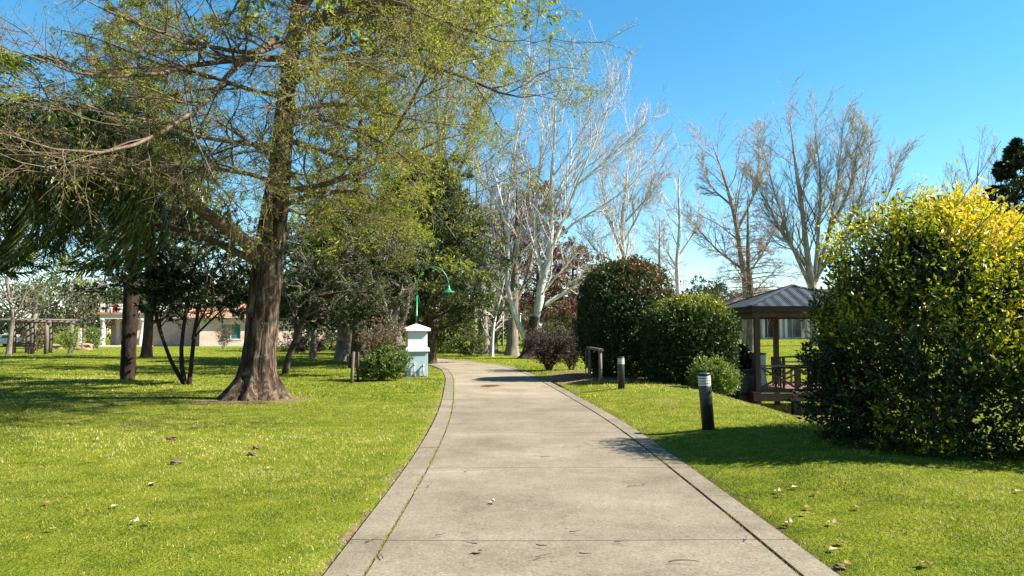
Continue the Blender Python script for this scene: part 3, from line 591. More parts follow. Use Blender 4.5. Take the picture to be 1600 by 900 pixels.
for (a_, b_) in (((X0, 0), (X1, 0)), ((X0, Y1), (X1, Y1))): MB().box(((a_[0] + b_[0]) / 2, a_[1], ze - .09), (X1 - X0, .03, .16)).part('fascia', gz, M_DARKWOOD)
for x in (X0 + .015, X1 - .015): MB().box((x, Y1 / 2, ze - .092), (.03, Y1 - .04, .16)).part('fascia', gz, M_DARKWOOD)
for i in range(7): MB().bar((.3 + i * .55, .1, ze - .03), (.3 + i * .55 + (1.95 - .3 - i * .55) * .85, Y1 / 2 - .3, ze + .56), .05, .09).part('rafter', gz, M_DARKWOOD)
# corrugated sheets: ridged panels on four slopes
ap = np.array([1.95, Y1 / 2, 3.16]); cor = [np.array(c) for c in ((-.12, -.12, ze - .02), (X1 + .12, -.12, ze - .02), (X1 + .12, Y1 + .12, ze - .02), (-.12, Y1 + .12, ze - .02))]
for q in range(4):
    A_, B_ = cor[q], cor[(q + 1) % 4]; nn = nrm(np.cross(B_ - A_, ap - A_)); W_ = np.linalg.norm(B_ - A_); ndiv = 5
    for s_ in range(ndiv):
        us = np.linspace(s_ / ndiv, (s_ + 1) / ndiv, 25); V = []
        for u in us:
            hmax = 1 - abs(2 * u - 1); e0 = A_ + (B_ - A_) * u; foot = (A_ + B_) / 2; upv = ap - foot
            rip = .012 * math.sin(u * W_ / .076 * 2 * math.pi) + (.004 if s_ % 2 else 0)
            for t_ in (0, hmax): V.append(e0 + upv * t_ + nn * (rip + .012)); V.append(e0 + upv * t_ + nn * (rip + .008))
        Fq = [];
        for i in range(24): k = i * 4; Fq += [(k, k + 4, k + 6, k + 2), (k + 1, k + 3, k + 7, k + 5), (k, k + 1, k + 5, k + 4)]
        ob('roof_sheet', mesh_np('roof_sheet', V, np.array(Fq), M_ROOFM), gz)
for c_ in cor: MB().bar(c_ + (0, 0, .035), ap + (0, 0, .035), .16, .02).part('hip_cap', gz, M_ROOFM)
for i in range(26):
    y = .1 + i * .145; MB().box((1.95, y + .06, zd - .015), (3.9, .137, .03)).part('deck_plank', gz, M_PLANK) if y < 3.75 else None
MB().box((1.95, .06, zd - .16), (3.9, .05, .24)).part('deck_fascia', gz, M_REDWOOD, bevel=.005)
MB().box((.02, 1.9, zd - .16), (.05, 3.6, .24)).part('deck_fascia', gz, M_REDWOOD)
for x in (1.4, 2.6, 3.7): MB().box((x, .35, -.75), (.22, .22, .62)).part('pier', gz, M_DARKWOOD)
def railing(a_, b_, nb, mid=True):
    a_ = np.array(a_, float); b_ = np.array(b_, float)
    MB().bar(a_ + (0, 0, zd + .78), b_ + (0, 0, zd + .78), .1, .05).part('handrail', gz, M_WOOD)
    MB().bar(a_ + (0, 0, zd + .06), b_ + (0, 0, zd + .06), .05, .06).part('bottom_rail', gz, M_REDWOOD)
    for i in range(nb):
        p = a_ + (b_ - a_) * i / nb; q = a_ + (b_ - a_) * (i + 1) / nb
        MB().bar(p + (0, .012, zd + .1), q + (0, .012, zd + .73), .035, .06).part('brace', gz, M_REDWOOD)
        MB().bar(p + (0, -.025, zd + .73), q + (0, -.025, zd + .1), .035, .06).part('brace', gz, M_REDWOOD)
        if i: MB().box(p + (0, 0, zd + .31), (.11, .1, 1.0)).part('baluster', gz, M_REDWOOD)
railing((.29, .25, 0), (3.62, .25, 0), 3); railing((2.03, 3.5, 0), (3.62, 3.5, 0), 1)
# cabinet, grill box, table and chairs in the gazebo
cb = thing('cabinet', 'pale grey upright cabinet panel just inside the gazebo corner post', 'cabinet', (7.78, 23.3, zd))
MB().box((0, 0, .6), (.26, .55, 1.08)).part('body', cb, M_GREYBARK, bevel=.01); MB().box((0, 0, .03), (.24, .5, .06)).part('plinth', cb, M_REDWOOD)
MB().box((0, -.29, .6), (.22, .03, 1.0)).part('door', cb, M_GALV, bevel=.005); MB().box((.07, -.315, .65), (.02, .03, .2)).part('handle', cb, M_BLACK)
MB().box((0, 0, 1.155), (.3, .6, .03)).part('top_board', cb, M_DARKWOOD)
gb = thing('grill_box', 'large black covered barbecue outside the left side of the gazebo', 'barbecue', at(1163, 23.4))
mb = MB(); mb.box((0, 0, .85), (.72, .6, .7), top=.94); mb.part('cover', gb, M_BLACK, bevel=.04)
mb = MB(); mb.box((0, 0, .28), (.6, .5, .44)); mb.part('cupboard', gb, M_BLACK, bevel=.01)
for sx in (-1, 1):
    for sy in (-1, 1): MB().box((sx * .27, sy * .2, .03), (.06, .06, .12)).part('leg', gb, M_BLACK)
MB().box((0, 0, 1.23), (.74, .62, .07), top=.9).part('lid', gb, M_BLACK, bevel=.02); MB().tube([(-.2, -.34, 1.05), (.2, -.34, 1.05)], .015, 6).part('handle', gb, M_GREYBARK)
def gchair(x, y, rz, lb):
    r = thing('garden_chair', lb, 'chair', (x, y, zd), 'slatted wooden chairs in the gazebo', rz)
    for sx in (-.22, .22):
        MB().box((sx, -.22, .3), (.05, .05, .6)).part('leg', r, M_REDWOOD); MB().bar((sx, .22, 0), (sx, .3, .95), .05, .05).part('leg', r, M_REDWOOD)
        MB().box((sx, 0, .63), (.06, .52, .03)).part('armrest', r, M_REDWOOD)
    for i in range(5): MB().box((0, -.2 + i * .1, .43), (.46, .08, .025)).part('seat_slat', r, M_REDWOOD)
    for i in range(5): MB().bar((-.16 + i * .08, .235, .46), (-.16 + i * .08, .3, .93), .045, .02).part('back_slat', r, M_REDWOOD)
    MB().bar((-.24, .3, .95), (.24, .3, .95), .04, .06).part('top_rail', r, M_REDWOOD); return r
gchair(8.55, 24.2, R(70), 'wooden slatted chair nearest the pale cabinet in the gazebo')
gchair(9.75, 23.6, R(-100), 'wooden slatted chair in the gazebo close to the big bush')
gchair(9.2, 25.2, R(5), 'wooden slatted chair at the far side of the gazebo table')
tb = thing('garden_table', 'dark wooden table among the chairs on the gazebo deck', 'table', (9.15, 24.2, zd))
for i in range(7): MB().box((0, -.39 + i * .13, .72), (.95, .118, .03)).part('table_slat', tb, M_DARKWOOD)
for sx in (-.4, .4):
    for sy in (-.36, .36): MB().box((sx, sy, .35), (.06, .06, .7)).part('leg', tb, M_DARKWOOD)
MB().box((0, 0, .67), (.82, .76, .05)).part('apron', tb, M_DARKWOOD)
# ------------------------------------------------------------------ trees
def limb_parts(root, br, sides, mat, name='limb'):
    for i in range(len(br[0])):
        V, Fq = tubes([br[0][i:i + 1], br[1][i:i + 1] * np.concatenate([np.ones(br[1].shape[1] - 3), [.8, .5, .2]])], sides); part(name, root, V, Fq, mat, True)
TWN = [0]
def wood(root, levels, mat, sides=3):
    part('branches', root, *cat(*[tubes(l, s) for l, s in levels]), mat, True, kind='stuff')

# the big bald cypress on the left (18 m away)
D = 18.0
tb_ = P(400, 622, D); cy = thing('bald_cypress', 'great spreading tree with thick flared trunk and feathery green foliage over the left lawn', 'tree', (tb_[0], tb_[1], float(terr(tb_[0], tb_[1]))))
bs = np.array(cy.location)
tp = [np.array([tb_[0], D, bs[2] - .1])] + pxs([(403, 580), (408, 530), (413, 470), (419, 410), (428, 340), (437, 270), (443, 200), (451, 120), (462, 50), (474, -60), (484, -220), (490, -400), (494, -600)], D)
tr_ = [.48, .41, .375, .36, .345, .31, .26, .23, .2, .18, .17, .15, .1, .05]
V, Fq = trunk_mesh(tp, tr_, bs, 48, 100, .2, 9, 2.35, .42, .034, 3)
part('trunk', cy, V, Fq, M_BARK, True)
LB = [
 ([(404, 398), (370, 366, 17.6), (328, 338, 17.2), (290, 308, 17), (255, 280, 16.6), (215, 262, 16.2), (160, 238, 15.6), (90, 215, 15), (20, 200, 14.5)], .2, .03),
 ([(404, 410), (365, 392, 18.2), (321, 371, 18.5), (264, 355, 18.8), (215, 345, 19), (160, 318, 19.2), (100, 300, 19.5)], .105, .015),
 ([(432, 60), (367, 107, 16), (320, 160, 14.5), (283, 187, 13.5), (233, 217, 12.8), (167, 238, 12), (83, 233, 11.4), (0, 207, 11), (-80, 190, 10.8)], .085, .012),
 ([(445, 92), (400, 92, 17), (330, 98, 16), (283, 107, 15), (233, 117, 14), (133, 117, 13), (60, 92, 12.5), (0, 72, 12.2), (-60, 50, 12)], .085, .012),
 ([(452, 60), (400, 82, 16.5), (317, 70, 15), (250, 50, 14), (180, 22, 13), (133, 0, 12.5), (60, -40, 12)], .075, .012),
 ([(440, 150), (390, 140, 17.2), (330, 120, 17), (250, 100, 17), (150, 60, 17), (60, 40, 17)], .07, .01),
 ([(436, 230), (390, 225, 17), (320, 215, 15.5), (250, 190, 14.5), (180, 180, 13.8), (100, 150, 13), (20, 120, 12.6)], .07, .01),
 ([(430, 285), (380, 270, 17), (300, 262, 16), (220, 268, 15), (140, 262, 14), (60, 250, 13.4), (-20, 235, 13)], .065, .01),
 ([(426, 330), (450, 318, 17.8), (480, 308, 17.6), (510, 300, 17.3), (560, 300, 17), (610, 312, 16.7)], .1, .015),
 ([(447, 135), (481, 113, 17.8), (527, 93, 17.4), (595, 81, 17), (670, 102, 16.6), (727, 121, 16.3), (787, 147, 16), (840, 151, 15.8), (889, 130, 15.7)], .12, .008),
 ([(455, 75), (485, 38, 17.6), (527, 15, 17), (614, 4, 16.4), (680, 28, 16), (740, 50, 15.7), (800, 68, 15.5), (850, 45, 15.4)], .11, .008),
 ([(432, 300), (500, 290, 17), (576, 261, 16), (610, 215, 15.6), (640, 165, 15.3), (663, 121, 15), (690, 75, 14.8), (715, 30, 14.7)], .1, .012),
 ([(440, 215), (500, 235, 18), (570, 250, 18), (640, 240, 18), (700, 215, 18), (760, 205, 18)], .08, .01),
 ([(440, 180), (500, 165, 18.3), (560, 165, 18.8), (640, 185, 19), (710, 195, 19.2), (770, 185, 19.5)], .08, .01),
 ([(428, 320), (480, 335, 18.6), (540, 330, 19), (600, 345, 19.5), (650, 350, 20)], .06, .01),
 ([(465, 30), (510, -30, 18), (580, -50, 18), (660, -40, 18), (750, -10, 18), (810, 20, 18)], .09, .01),
 ([(460, 0), (420, -30, 17.5), (350, -30, 17), (270, -20, 16.5), (180, -40, 16), (80, -50, 16)], .09, .01),
 ([(470, -60), (520, -120, 19), (600, -160, 20), (700, -160, 20.5), (790, -110, 21)], .09, .01),
 ([(472, -100), (400, -150, 18), (300, -170, 17.5), (180, -160, 17)], .09, .01),
 ([(450, 110), (455, 100, 19.5), (440, 70, 21.5), (400, 40, 23)], .08, .01),
 ([(440, 200), (470, 190, 20), (520, 160, 22), (580, 130, 23.5)], .08, .01),
 ([(436, 250), (400, 230, 20), (340, 190, 22), (280, 160, 23.5)], .08, .01),
 ([(455, 60), (460, 90, 15.8), (480, 130, 13.8), (500, 170, 12.6), (520, 190, 12)], .06, .008),
 ([(450, 60), (520, 20, 16), (600, 0, 14), (680, 30, 12.8), (745, 75, 12)], .08, .008),
 ([(445, 100), (520, 90, 15.5), (590, 110, 13.5), (655, 155, 12.4)], .07, .008),
 ([(440, 180), (520, 190, 16), (600, 225, 14.5), (670, 275, 13.5), (705, 318, 13)], .07, .008),
 ([(435, 255), (430, 270, 16), (410, 290, 14.5), (380, 300, 13.6)], .05, .008),
]
for k_ in range(12):       # upper crown out of the frame, it shades the lawn
    a_ = k_ * 2.4; z0 = 9.5 + k_ * .75; rr_ = 5.2 - k_ * .28; q = np.array([-5.3, 18, z0])
    LB.append(([q, q + (math.cos(a_) * rr_ * .5, math.sin(a_) * rr_ * .5, .5), q + (math.cos(a_) * rr_, math.sin(a_) * rr_, .4)], .07, .01))
for k_ in range(12):       # right-hand upper boughs above the frame; their shade falls on the left lawn
    a_ = -1.15 + k_ * .2; q = np.array([-5.0, 18, 8.6 + (k_ % 4) * .7]); rr_ = 5.6 - (k_ % 3) * .5
    LB.append(([q, q + (math.cos(a_) * rr_ * .5, math.sin(a_) * rr_ * .6, .9), q + (math.cos(a_) * rr_, math.sin(a_) * rr_, .9)], .06, .01))
ll = limbs([((pxs(a_, D) if len(a_[0]) < 3 or abs(a_[0][0]) > 60 else a_), b_, c_) for a_, b_, c_ in LB], 15)
big = [x[:27] for x in ll]
limb_parts(cy, [big[0], big[1]], 8, M_BRANCH)
hi = [x[27:] for x in ll]
k1 = kids(big, 15, (.12, 1), (30, 75), (.18, .42), .25, .55, 7, .16, (0, 0, .03), .006, .035, .7)
k2 = kids(k1, 9, (.08, 1), (30, 75), (.3, .62), .25, .6, 4, .2, (0, 0, -.03), .003, .012, .9)
k3 = kids(k2, 6, (.1, 1), (30, 70), (.3, .6), .2, .6, 3, .2, (0, 0, -.06), .002, .005)
h1 = kids(hi, 9, (.1, 1), (30, 70), (.25, .5), .3, .5, 4, .16, (0, 0, 0), .006, .03); h2 = kids(h1, 7, (.1, 1), (30, 70), (.3, .6), .3, .5, 3, .2, (0, 0, -.03), .003)
wood(cy, [(k1, 4), (k2, 3)], M_BRANCH); part('twigs', cy, *spikes(k3), M_TWIGR, True, kind='stuff'); wood(cy, [(hi, 4), (h1, 3)], M_BRANCH); part('twigs', cy, *spikes(h2), M_TWIGR, True, kind='stuff')
# feathery young leaves: more of them to the right and in the middle of the crown
def feather(br, k, keepf, L=(.05, .13), W=(.012, .028), droop=-.25):
    p, tan = on_branch(br, k, (.05, 1), .02); kp = rng.random(len(p)) < keepf(p); p, tan = p[kp], tan[kp]
    return leaves(p, tan * .6 + rng.normal(size=p.shape) * .6 + np.array([0, 0, droop]), rng.uniform(*L, len(p)), rng.uniform(*W, len(p)), .15)
kf = lambda p: np.clip(.44 + .1 * (p[:, 0] + 5.5) + .28 * np.sin(p[:, 0] * 1.1 + p[:, 2] * 1.7) * np.sin(p[:, 1] * .9 + p[:, 2]), .08, 1)
fV, fF = cat(feather(k3, 7, kf, (.04, .1), (.01, .02)), feather(k2, 9, kf, (.04, .1), (.01, .02)), feather(h2, 16, lambda p: np.full(len(p), .8), (.12, .26), (.05, .1)))
part('foliage', cy, fV, fF, M_FEATHER, False, tri(.55, len(fF)), 'stuff')
print('cypress', len(fF), len(k3[0]), len(k2[0]))

# second cypress left of it: dark trunk rising out of the frame, hung with greenery
def conical(name, label, base, H, r0, mat_f, mat_b, nl=40, rl=3.4, leafk=8, L=(.12, .25), W=(.03, .07), z0=.25, up=.0, tint=.5, catg='tree', droop=-.2, k1n=9, k2n=6, tip=.25, group=None, pw=1., bk=None, tl=.004):
    base = np.array(base, float); root = thing(name, label, catg, base, group)
    tp = [base + (0, 0, -.1), base + (.1, .05, H * .3), base + (-.05, 0, H * .6), base + (0, 0, H)]
    V, Fq = trunk_mesh(tp, [r0, r0 * .75, r0 * .45, .03], base, 18, 36, .12, 6, 1.5, .5, .02, int(H * 10)); part('trunk', root, V, Fq, mat_b, True)
    gl = []
    for i in range(nl):
        f = z0 + (1 - z0) * (i + random.random()) / nl; a = i * 2.399 + random.uniform(-.3, .3)
        r = rl * (tip + (1 - tip) * (1 - ((f - z0) / (1 - z0)) ** pw)) * random.uniform(.75, 1.15); q = base + (0, 0, H * f); dv = np.array([math.cos(a), math.sin(a), 0])
        gl.append(([q, q + dv * r * .5 + (0, 0, r * up * .5 + .05 * r), q + dv * r + (0, 0, r * up)], r0 * .22 * (1.1 - f), .008))
    l = limbs(gl, 7); q1 = kids(l, k1n, (.15, 1), (35, 70), (.3, .55), .4, .55, 3, .12, (0, 0, up * .15), .005, .03, .5)
    wood(root, [(l, 5), (q1, 3)], bk or mat_b); q2 = kids(q1, k2n, (.1, 1), (30, 65), (.35, .6), .3, .6, 3, .15, (0, 0, up * .1), tl, .012)
    part('twigs', root, *spikes(q2), bk or mat_b, True, kind='stuff')
    if leafk:
        V, Fq = sprays(q2, leafk, L, W, droop); part('foliage', root, V, Fq, mat_f, False, tri(tint, len(Fq)), 'stuff')
    return root
g = at(206, 28.5)
M_BLACKBARK = bark('bark_blackish', [(.3, (.008, .006, .004)), (.55, (.03, .02, .014)), (.75, (.08, .058, .042))], 12, .2, .8, .03)
conical('conifer_tree', 'dark slim conifer rising straight behind the shaggy palm on the left lawn', g, 15, .17, M_FEATHER, M_BLACKBARK, 50, 4.2, 9, (.12, .24), (.02, .05), .46, .25, .35)
conical('conifer_tree', 'feathery tree standing straight behind the dark-trunked conifer on the left lawn', at(204, 37), 15, .2, M_FEATHER, M_DARKBARK, 44, 6.0, 7, (.18, .38), (.04, .09), .4, .15, .4)
conical('conifer_tree', 'far dark slender tree whose foot shows just right of the palm trunk', at(231, 48), 15.5, .33, M_OLIVE, M_DARKBARK, 36, 5.2, 5, (.25, .5), (.08, .16), .14, .15, .35)
conical('conifer_tree', 'feathery green tree rising behind the far left palm', at(-60, 33), 15, .35, M_FEATHER, M_DARKBARK, 40, 5.2, 7, (.18, .38), (.03, .08), .26, .15, .45)
conical('conifer_tree', 'bright feathery tree filling the sky right of the great trunk', at(560, 33), 13.5, .35, M_FEATHER, M_DARKBARK, 38, 4.8, 9, (.16, .34), (.03, .075), .3, .1, .5)

# palms: every frond a part, sharing a few meshes
def frond_mesh(L, droop, seed, nl=66):
    g_ = np.random.default_rng(seed); n = 16; pts = []; a = R(58); p = np.zeros(3)
    for i in range(n + 1):
        pts.append(p.copy()); p = p + np.array([math.cos(a), 0, math.sin(a)]) * L / n; a -= R(droop) / n * (1 + .6 * i / n)
    pts = np.array(pts); V, Fq = tubes([pts[None], np.linspace(.03, .006, n + 1)[None]], 4); Vs, Fs, nv = [V], [Fq], len(V)
    T = nrm(np.gradient(pts, axis=0))
    for i in range(nl * 2):
        f = .16 + .84 * (i // 2) / nl; x = f * n - 1e-6; k = int(x); q = pts[k] + (pts[k + 1] - pts[k]) * (x - k); t = T[k]; s = 1 if i % 2 else -1
        ll_ = L * .165 * math.sin(math.pi * min(1, .25 + f * .72)) ** .7 * g_.uniform(.8, 1.15); d = nrm(np.array([0, s, 0]) * g_.uniform(.7, 1) + t * .6 + g_.normal(size=3) * .18 + np.array([0, 0, -.25]))
        m_ = q + d * ll_ * .5; d2 = nrm(d + np.array([0, 0, -.8]) + g_.normal(size=3) * .15); e_ = m_ + d2 * ll_ * .55; wv = nrm(np.cross(d, [0, 0, 1.])) * .0125 * L / 3
        Vs.append(np.array([q - wv * .6, q + wv * .6, m_ + wv + (0, 0, .008), m_ - wv, e_])); Fs.append(np.array([[nv, nv + 1, nv + 2, nv + 3], [nv + 3, nv + 2, nv + 4, nv + 4]])); nv += 5
    V = np.vstack(Vs); Fq = np.vstack(Fs); tr3 = Fq[Fq[:, 2] == Fq[:, 3]] [:, :3] if False else None
    d3 = Fq[:, 2] == Fq[:, 3]
    return mesh_np('frond', V, [Fq[~d3], Fq[d3][:, :3]], M_FROND, False, np.clip(g_.normal(.5, .24, len(Fq)), 0, 1))
FR = [frond_mesh(3.3, dr, i) for i, dr in enumerate((95, 125, 150, 170))]
def palm(label, base, H, r, nf, sc=1., low=True, lean=(0, 0), mat=None):
    base = np.array(base, float); root = thing('palm_tree', label, 'palm tree', base)
    tp = [base + (0, 0, -.1), base + (lean[0] * .4, lean[1] * .4, H * .5), base + (lean[0], lean[1], H)]
    q, L_ = resample(np.array([list(p) + [rr_] for p, rr_ in zip(tp, (r * 1.15, r, r * .8))]), 60)
    rg = q[:, 3] * (1 + .05 * (np.arange(60) % 3 == 0)); V, Fq = tubes([q[None, :, :3], rg[None]], 14); part('trunk', root, V, Fq, mat or M_PALM, True)
    for i in range(nf):
        f = i / nf; o = ob('frond', FR[min(3, int(f * 4 * (1 if low else .8)))] , root, (lean[0], lean[1], H - .25 * f)); o.rotation_euler = (random.uniform(-.2, .2), R(-12 + 62 * f + random.uniform(-8, 8)), i * 2.399 + random.uniform(-.2, .2)); o.scale = (sc * random.uniform(.9, 1.1),) * 3
    MB().lathe([(r * .8, -.7), (r * 1.5, -.35), (r * 1.6, 0), (r * .6, .3), (.01, .5)], c=(lean[0], lean[1], H), n=12).part('crown_shaft', root, M_PALM, True)
    return root
palm('drooping palm with shaggy hanging fronds in front of the pink portico', G(199, 593), 6.5, .2, 64, 1.12, mat=M_BLACKBARK)
palm('near palm at the left edge with long dark fronds hanging over the pergola', at(-95, 14.5), 5.3, .17, 40, 1.3)
palm('leaning palm at the left edge, dark fronds drooping over the pergola side', at(-100, 16.5), 5.45, .14, 50, 1.25, lean=(2.45, .3))
palm('small far palm standing behind the timber pergola', at(54, 62), 5.0, .22, 22, .75)

# dark multi-stemmed small tree on the lawn
g = G(289, 601); rt = thing('multi_stemmed_tree', 'small dark tree with three thin stems from one foot, left of the great trunk', 'tree', g); dd = g[1]
ls_ = limbs([(np.array([g + (.05, 0, -.1)] + pxs([(270, 570), (258, 540), (245, 500), (240, 450), (250, 400)], dd)), .075, .02), (np.array([g] + pxs([(283, 560), (287, 510), (297, 450), (310, 390), (320, 350)], dd)), .08, .02), (np.array([g + (.1, .05, -.1)] + pxs([(300, 560), (305, 510), (318, 460), (345, 410), (375, 360)], dd)), .08, .02),
             (pxs([(300, 530), (330, 500), (365, 470), (395, 455)], dd), .04, .015), (pxs([(287, 500), (262, 470), (245, 420)], dd), .035, .015), (pxs([(300, 530), (318, 490), (350, 440), (385, 415)], dd + .8), .035, .015), (pxs([(258, 540), (250, 500), (262, 460), (280, 420)], dd + .8), .035, .015)], 10)
limb_parts(rt, ls_, 8, M_BLACKBARK, 'stem')
q1 = kids(ls_, 14, (.42, 1), (30, 80), (.25, .5), .2, .5, 5, .2, (0, 0, .02), .006, .03); q2 = kids(q1, 9, (.15, 1), (30, 70), (.35, .6), .3, .6, 4, .2, (0, 0, 0), .004)
wood(rt, [(q1, 3)], M_DARKBARK); part('twigs', rt, *spikes(q2), M_DARKBARK, True, kind='stuff'); V, Fq = sprays(q2, 32, (.08, .17), (.03, .06), -.1); part('foliage', rt, V, Fq, M_DARKLEAF, False, tri(.5, len(Fq)), 'stuff')
# leaning olive-grey tree behind the great trunk
g = G(447, 584); dd = g[1]; rt = thing('leaning_tree', 'leaning dark-stemmed tree with grey-green spreading crown, right of the great trunk', 'tree', g)
ls_ = limbs([(np.array([g + (-.05, 0, -.1)] + pxs([(450, 560), (463, 528), (475, 495), (495, 465), (520, 440), (560, 425), (600, 430)], dd)), .15, .02), (pxs([(463, 528), (462, 490), (470, 440), (465, 400), (480, 350)], dd), .08, .015), (pxs([(480, 490), (510, 450), (530, 405), (560, 370), (600, 350)], dd), .07, .015),
             (pxs([(500, 462), (545, 455), (585, 460), (625, 480)], dd - 1.5), .05, .01), (pxs([(500, 455), (540, 410), (590, 395), (640, 410)], dd + 1.5), .05, .01), (pxs([(470, 500), (500, 485), (540, 490), (580, 505)], dd - 1), .04, .01), (pxs([(463, 480), (440, 440), (450, 390)], dd + 1), .05, .01)], 10)
limb_parts(rt, ls_, 8, M_DARKBARK)
q1 = kids(ls_, 14, (.3, 1), (30, 80), (.25, .5), .2, .5, 5, .22, (0, 0, -.02), .008, .03); q2 = kids(q1, 9, (.1, 1), (30, 70), (.35, .6), .3, .6, 4, .22, (0, 0, -.05), .005)
wood(rt, [(q1, 3)], M_GREYBARK); part('twigs', rt, *spikes(q2), M_GREYBARK, True, kind='stuff'); V, Fq = sprays(q2, 30, (.08, .17), (.02, .045), -.2); part('foliage', rt, V, Fq, M_OLIVE, False, tri(.55, len(Fq)), 'stuff')
# sunlit pine behind the lamp
g = at(668, 38); conical('pine_tree', 'dense sunlit green pine with spreading layered branches behind the street lamp', g, 10.2, .4, M_PINE, M_DARKBARK, 70, 3.9, 14, (.16, .34), (.035, .075), .14, .28, .42, droop=.15, k1n=10, k2n=6, tip=.4, pw=1.6)
g = at(535, 42); conical('pine_tree', 'darker pine standing farther back between the leaning tree and the lamp', g, 9, .4, M_PINE, M_GREYBARK, 46, 4.4, 12, (.18, .34), (.06, .12), .17, .2, .4, droop=.1, pw=1.5)

# bare deciduous trees: guide lines of the main limbs, then three finer orders of twigs
def bare(name, label, d, base_px, guides, matb, mattw, n=(14, 8, 6), lr=((.28, .5), (.35, .6), (.35, .6)), ang=(22, 48), up=.12, rt=(.014, .008, .006), leaf=None, t1=.2, wander=.1, r3=3, group=None, fl=1.4, base=None, curl=0, lfs=((.05, .1), (.03, .06))):
    b = base if base is not None else at(base_px, d); b = np.array(b, float); root = thing(name, label, 'tree', b, group)
    gl = []
    for i, (pp, r0, r1) in enumerate(guides):
        q = pxs(pp, d)
        if i == 0:
            q = [b + (0, 0, -.2)] + q; V, Fq = trunk_mesh(q, [r0 * (1 - k / (len(q) - 1)) ** .8 + .012 for k in range(len(q))], b, 20, 50, .1, 6, fl, .8, .025, int(d)); part('trunk', root, V, Fq, matb, True)
        gl.append((q, r0, r1))
    l = limbs(gl, 14); 
    if len(gl) > 1: limb_parts(root, [l[0][1:], l[1][1:]], 8, matb)
    a1 = kids(l, n[0], (t1, 1), ang, lr[0], .45, .55, 6, wander, (0, 0, up), rt[0], .07, 1, None, curl)
    a2 = kids(a1, n[1], (.12, 1), ang, lr[1], .35, .55, 3, wander * 1.2, (0, 0, up * .7), rt[1], .03)
    a3 = kids(a2, n[2], (.1, 1), ang, lr[2], .3, .6, r3, wander * 1.3, (0, 0, up * .5), rt[2], .015)
    wood(root, [(a1, 3), (a2, 3)], matb if mattw is None else matb); part('twigs', root, *spikes(a3), mattw or matb, True, kind='stuff')
    if leaf:
        V, Fq = sprays(a3, leaf[0], *lfs, 0.); part('foliage', root, V, Fq, leaf[1], False, tri(leaf[2], len(Fq)), 'stuff')
    return root
pt = bare('plane_tree', 'white-barked bare tree with several pale stems forking from a dark stump at the path bend', 46, 829, [
 ([(838, 520), (842, 480), (847, 440), (858, 400), (862, 340), (862, 280), (866, 220), (869, 130)], .33, .02),
 ([(828, 540), (815, 518), (803, 488), (792, 440), (794, 390), (793, 330), (800, 260), (812, 190), (824, 130)], .21, .02),
 ([(858, 400), (880, 345), (903, 285), (928, 225), (952, 165), (960, 130)], .14, .02),
 ([(843, 482), (868, 466), (900, 448), (930, 440), (965, 425), (1000, 400)], .15, .03),
 ([(860, 385), (895, 350), (940, 322), (990, 285), (1015, 240)], .1, .02),
 ([(848, 440), (836, 370), (839, 300), (846, 230), (850, 150)], .13, .02),
 ([(862, 320), (888, 268), (925, 205), (960, 160), (985, 130)], .1, .02),
 ([(905, 285), (945, 252), (990, 210), (1020, 180)], .07, .015), ([(846, 460), (880, 420), (915, 385), (960, 360)], .07, .015),
 ([(793, 350), (765, 300), (745, 260), (735, 210)], .07, .015), ([(803, 480), (780, 455), (762, 420), (755, 380)], .05, .015)],
 M_WHITE, M_TWIGW, (13, 9, 6), up=.09, ang=(20, 48), rt=(.014, .008, .006), fl=1.1)
b_ = np.array(pt.location); V, Fq = trunk_mesh([b_ - (0, 0, .1)] + pxs([(829, 545), (832, 520), (837, 495)], 46), [.52, .46, .4, .33], b_, 22, 30, .12, 6, 1.8, .4, .04, 4); part('stump', pt, V, Fq, M_DARKBARK, True)
V, Fq = trunk_mesh(pxs([(836, 515), (846, 490), (852, 470)], 46), [.3, .25, .08], b_, 14, 14, .1, 5, 1.0, .4, .04, 5); part('stub', pt, V, Fq, M_DARKBARK, True)
bare('spreading_tree', 'large vase-shaped bare tree with pale greenish buds behind the gazebo and big bush', 55, 1272, [
 ([(1272, 470), (1262, 400), (1252, 320), (1242, 250), (1235, 195)], .3, .02),
 ([(1270, 455), (1240, 390), (1213, 310), (1198, 255), (1190, 222)], .17, .02),
 ([(1272, 450), (1278, 370), (1282, 290), (1277, 230), (1270, 185)], .19, .02),
 ([(1275, 440), (1295, 360), (1308, 290), (1314, 230), (1316, 190)], .17, .02),
 ([(1278, 430), (1320, 360), (1348, 300), (1358, 250), (1362, 205)], .17, .02),
 ([(1280, 420), (1340, 370), (1385, 310), (1398, 270), (1408, 240)], .14, .02),
 ([(1265, 420), (1225, 370), (1200, 320), (1175, 280)], .12, .03),
 ([(1300, 350), (1330, 290), (1338, 235), (1342, 195)], .14, .03)],
 M_PALEBARK, M_TWIG, (22, 10, 7), lr=((.24, .4), (.35, .6), (.4, .65)), up=.09, ang=(16, 42), rt=(.014, .008, .006), leaf=(1, M_BRIGHT, .95), fl=1.3, lfs=((.03, .07), (.03, .05)))
bare('spreading_tree', 'bare tree with spreading low branches left of the vase-shaped tree behind the gazebo', 58, 1166, [
 ([(1166, 460), (1158, 400), (1148, 340), (1132, 280), (1112, 222)], .3, .03),
 ([(1160, 420), (1120, 390), (1085, 350), (1065, 330)], .12, .02), ([(1152, 360), (1175, 310), (1185, 260), (1185, 210)], .14, .02),
 ([(1142, 320), (1110, 290), (1095, 250)], .1, .02), ([(1168, 430), (1195, 390), (1215, 350)], .1, .02)],
 M_PALEBARK, M_TWIG, (17, 10, 6), up=.05, ang=(22, 52), rt=(.015, .009, .007))
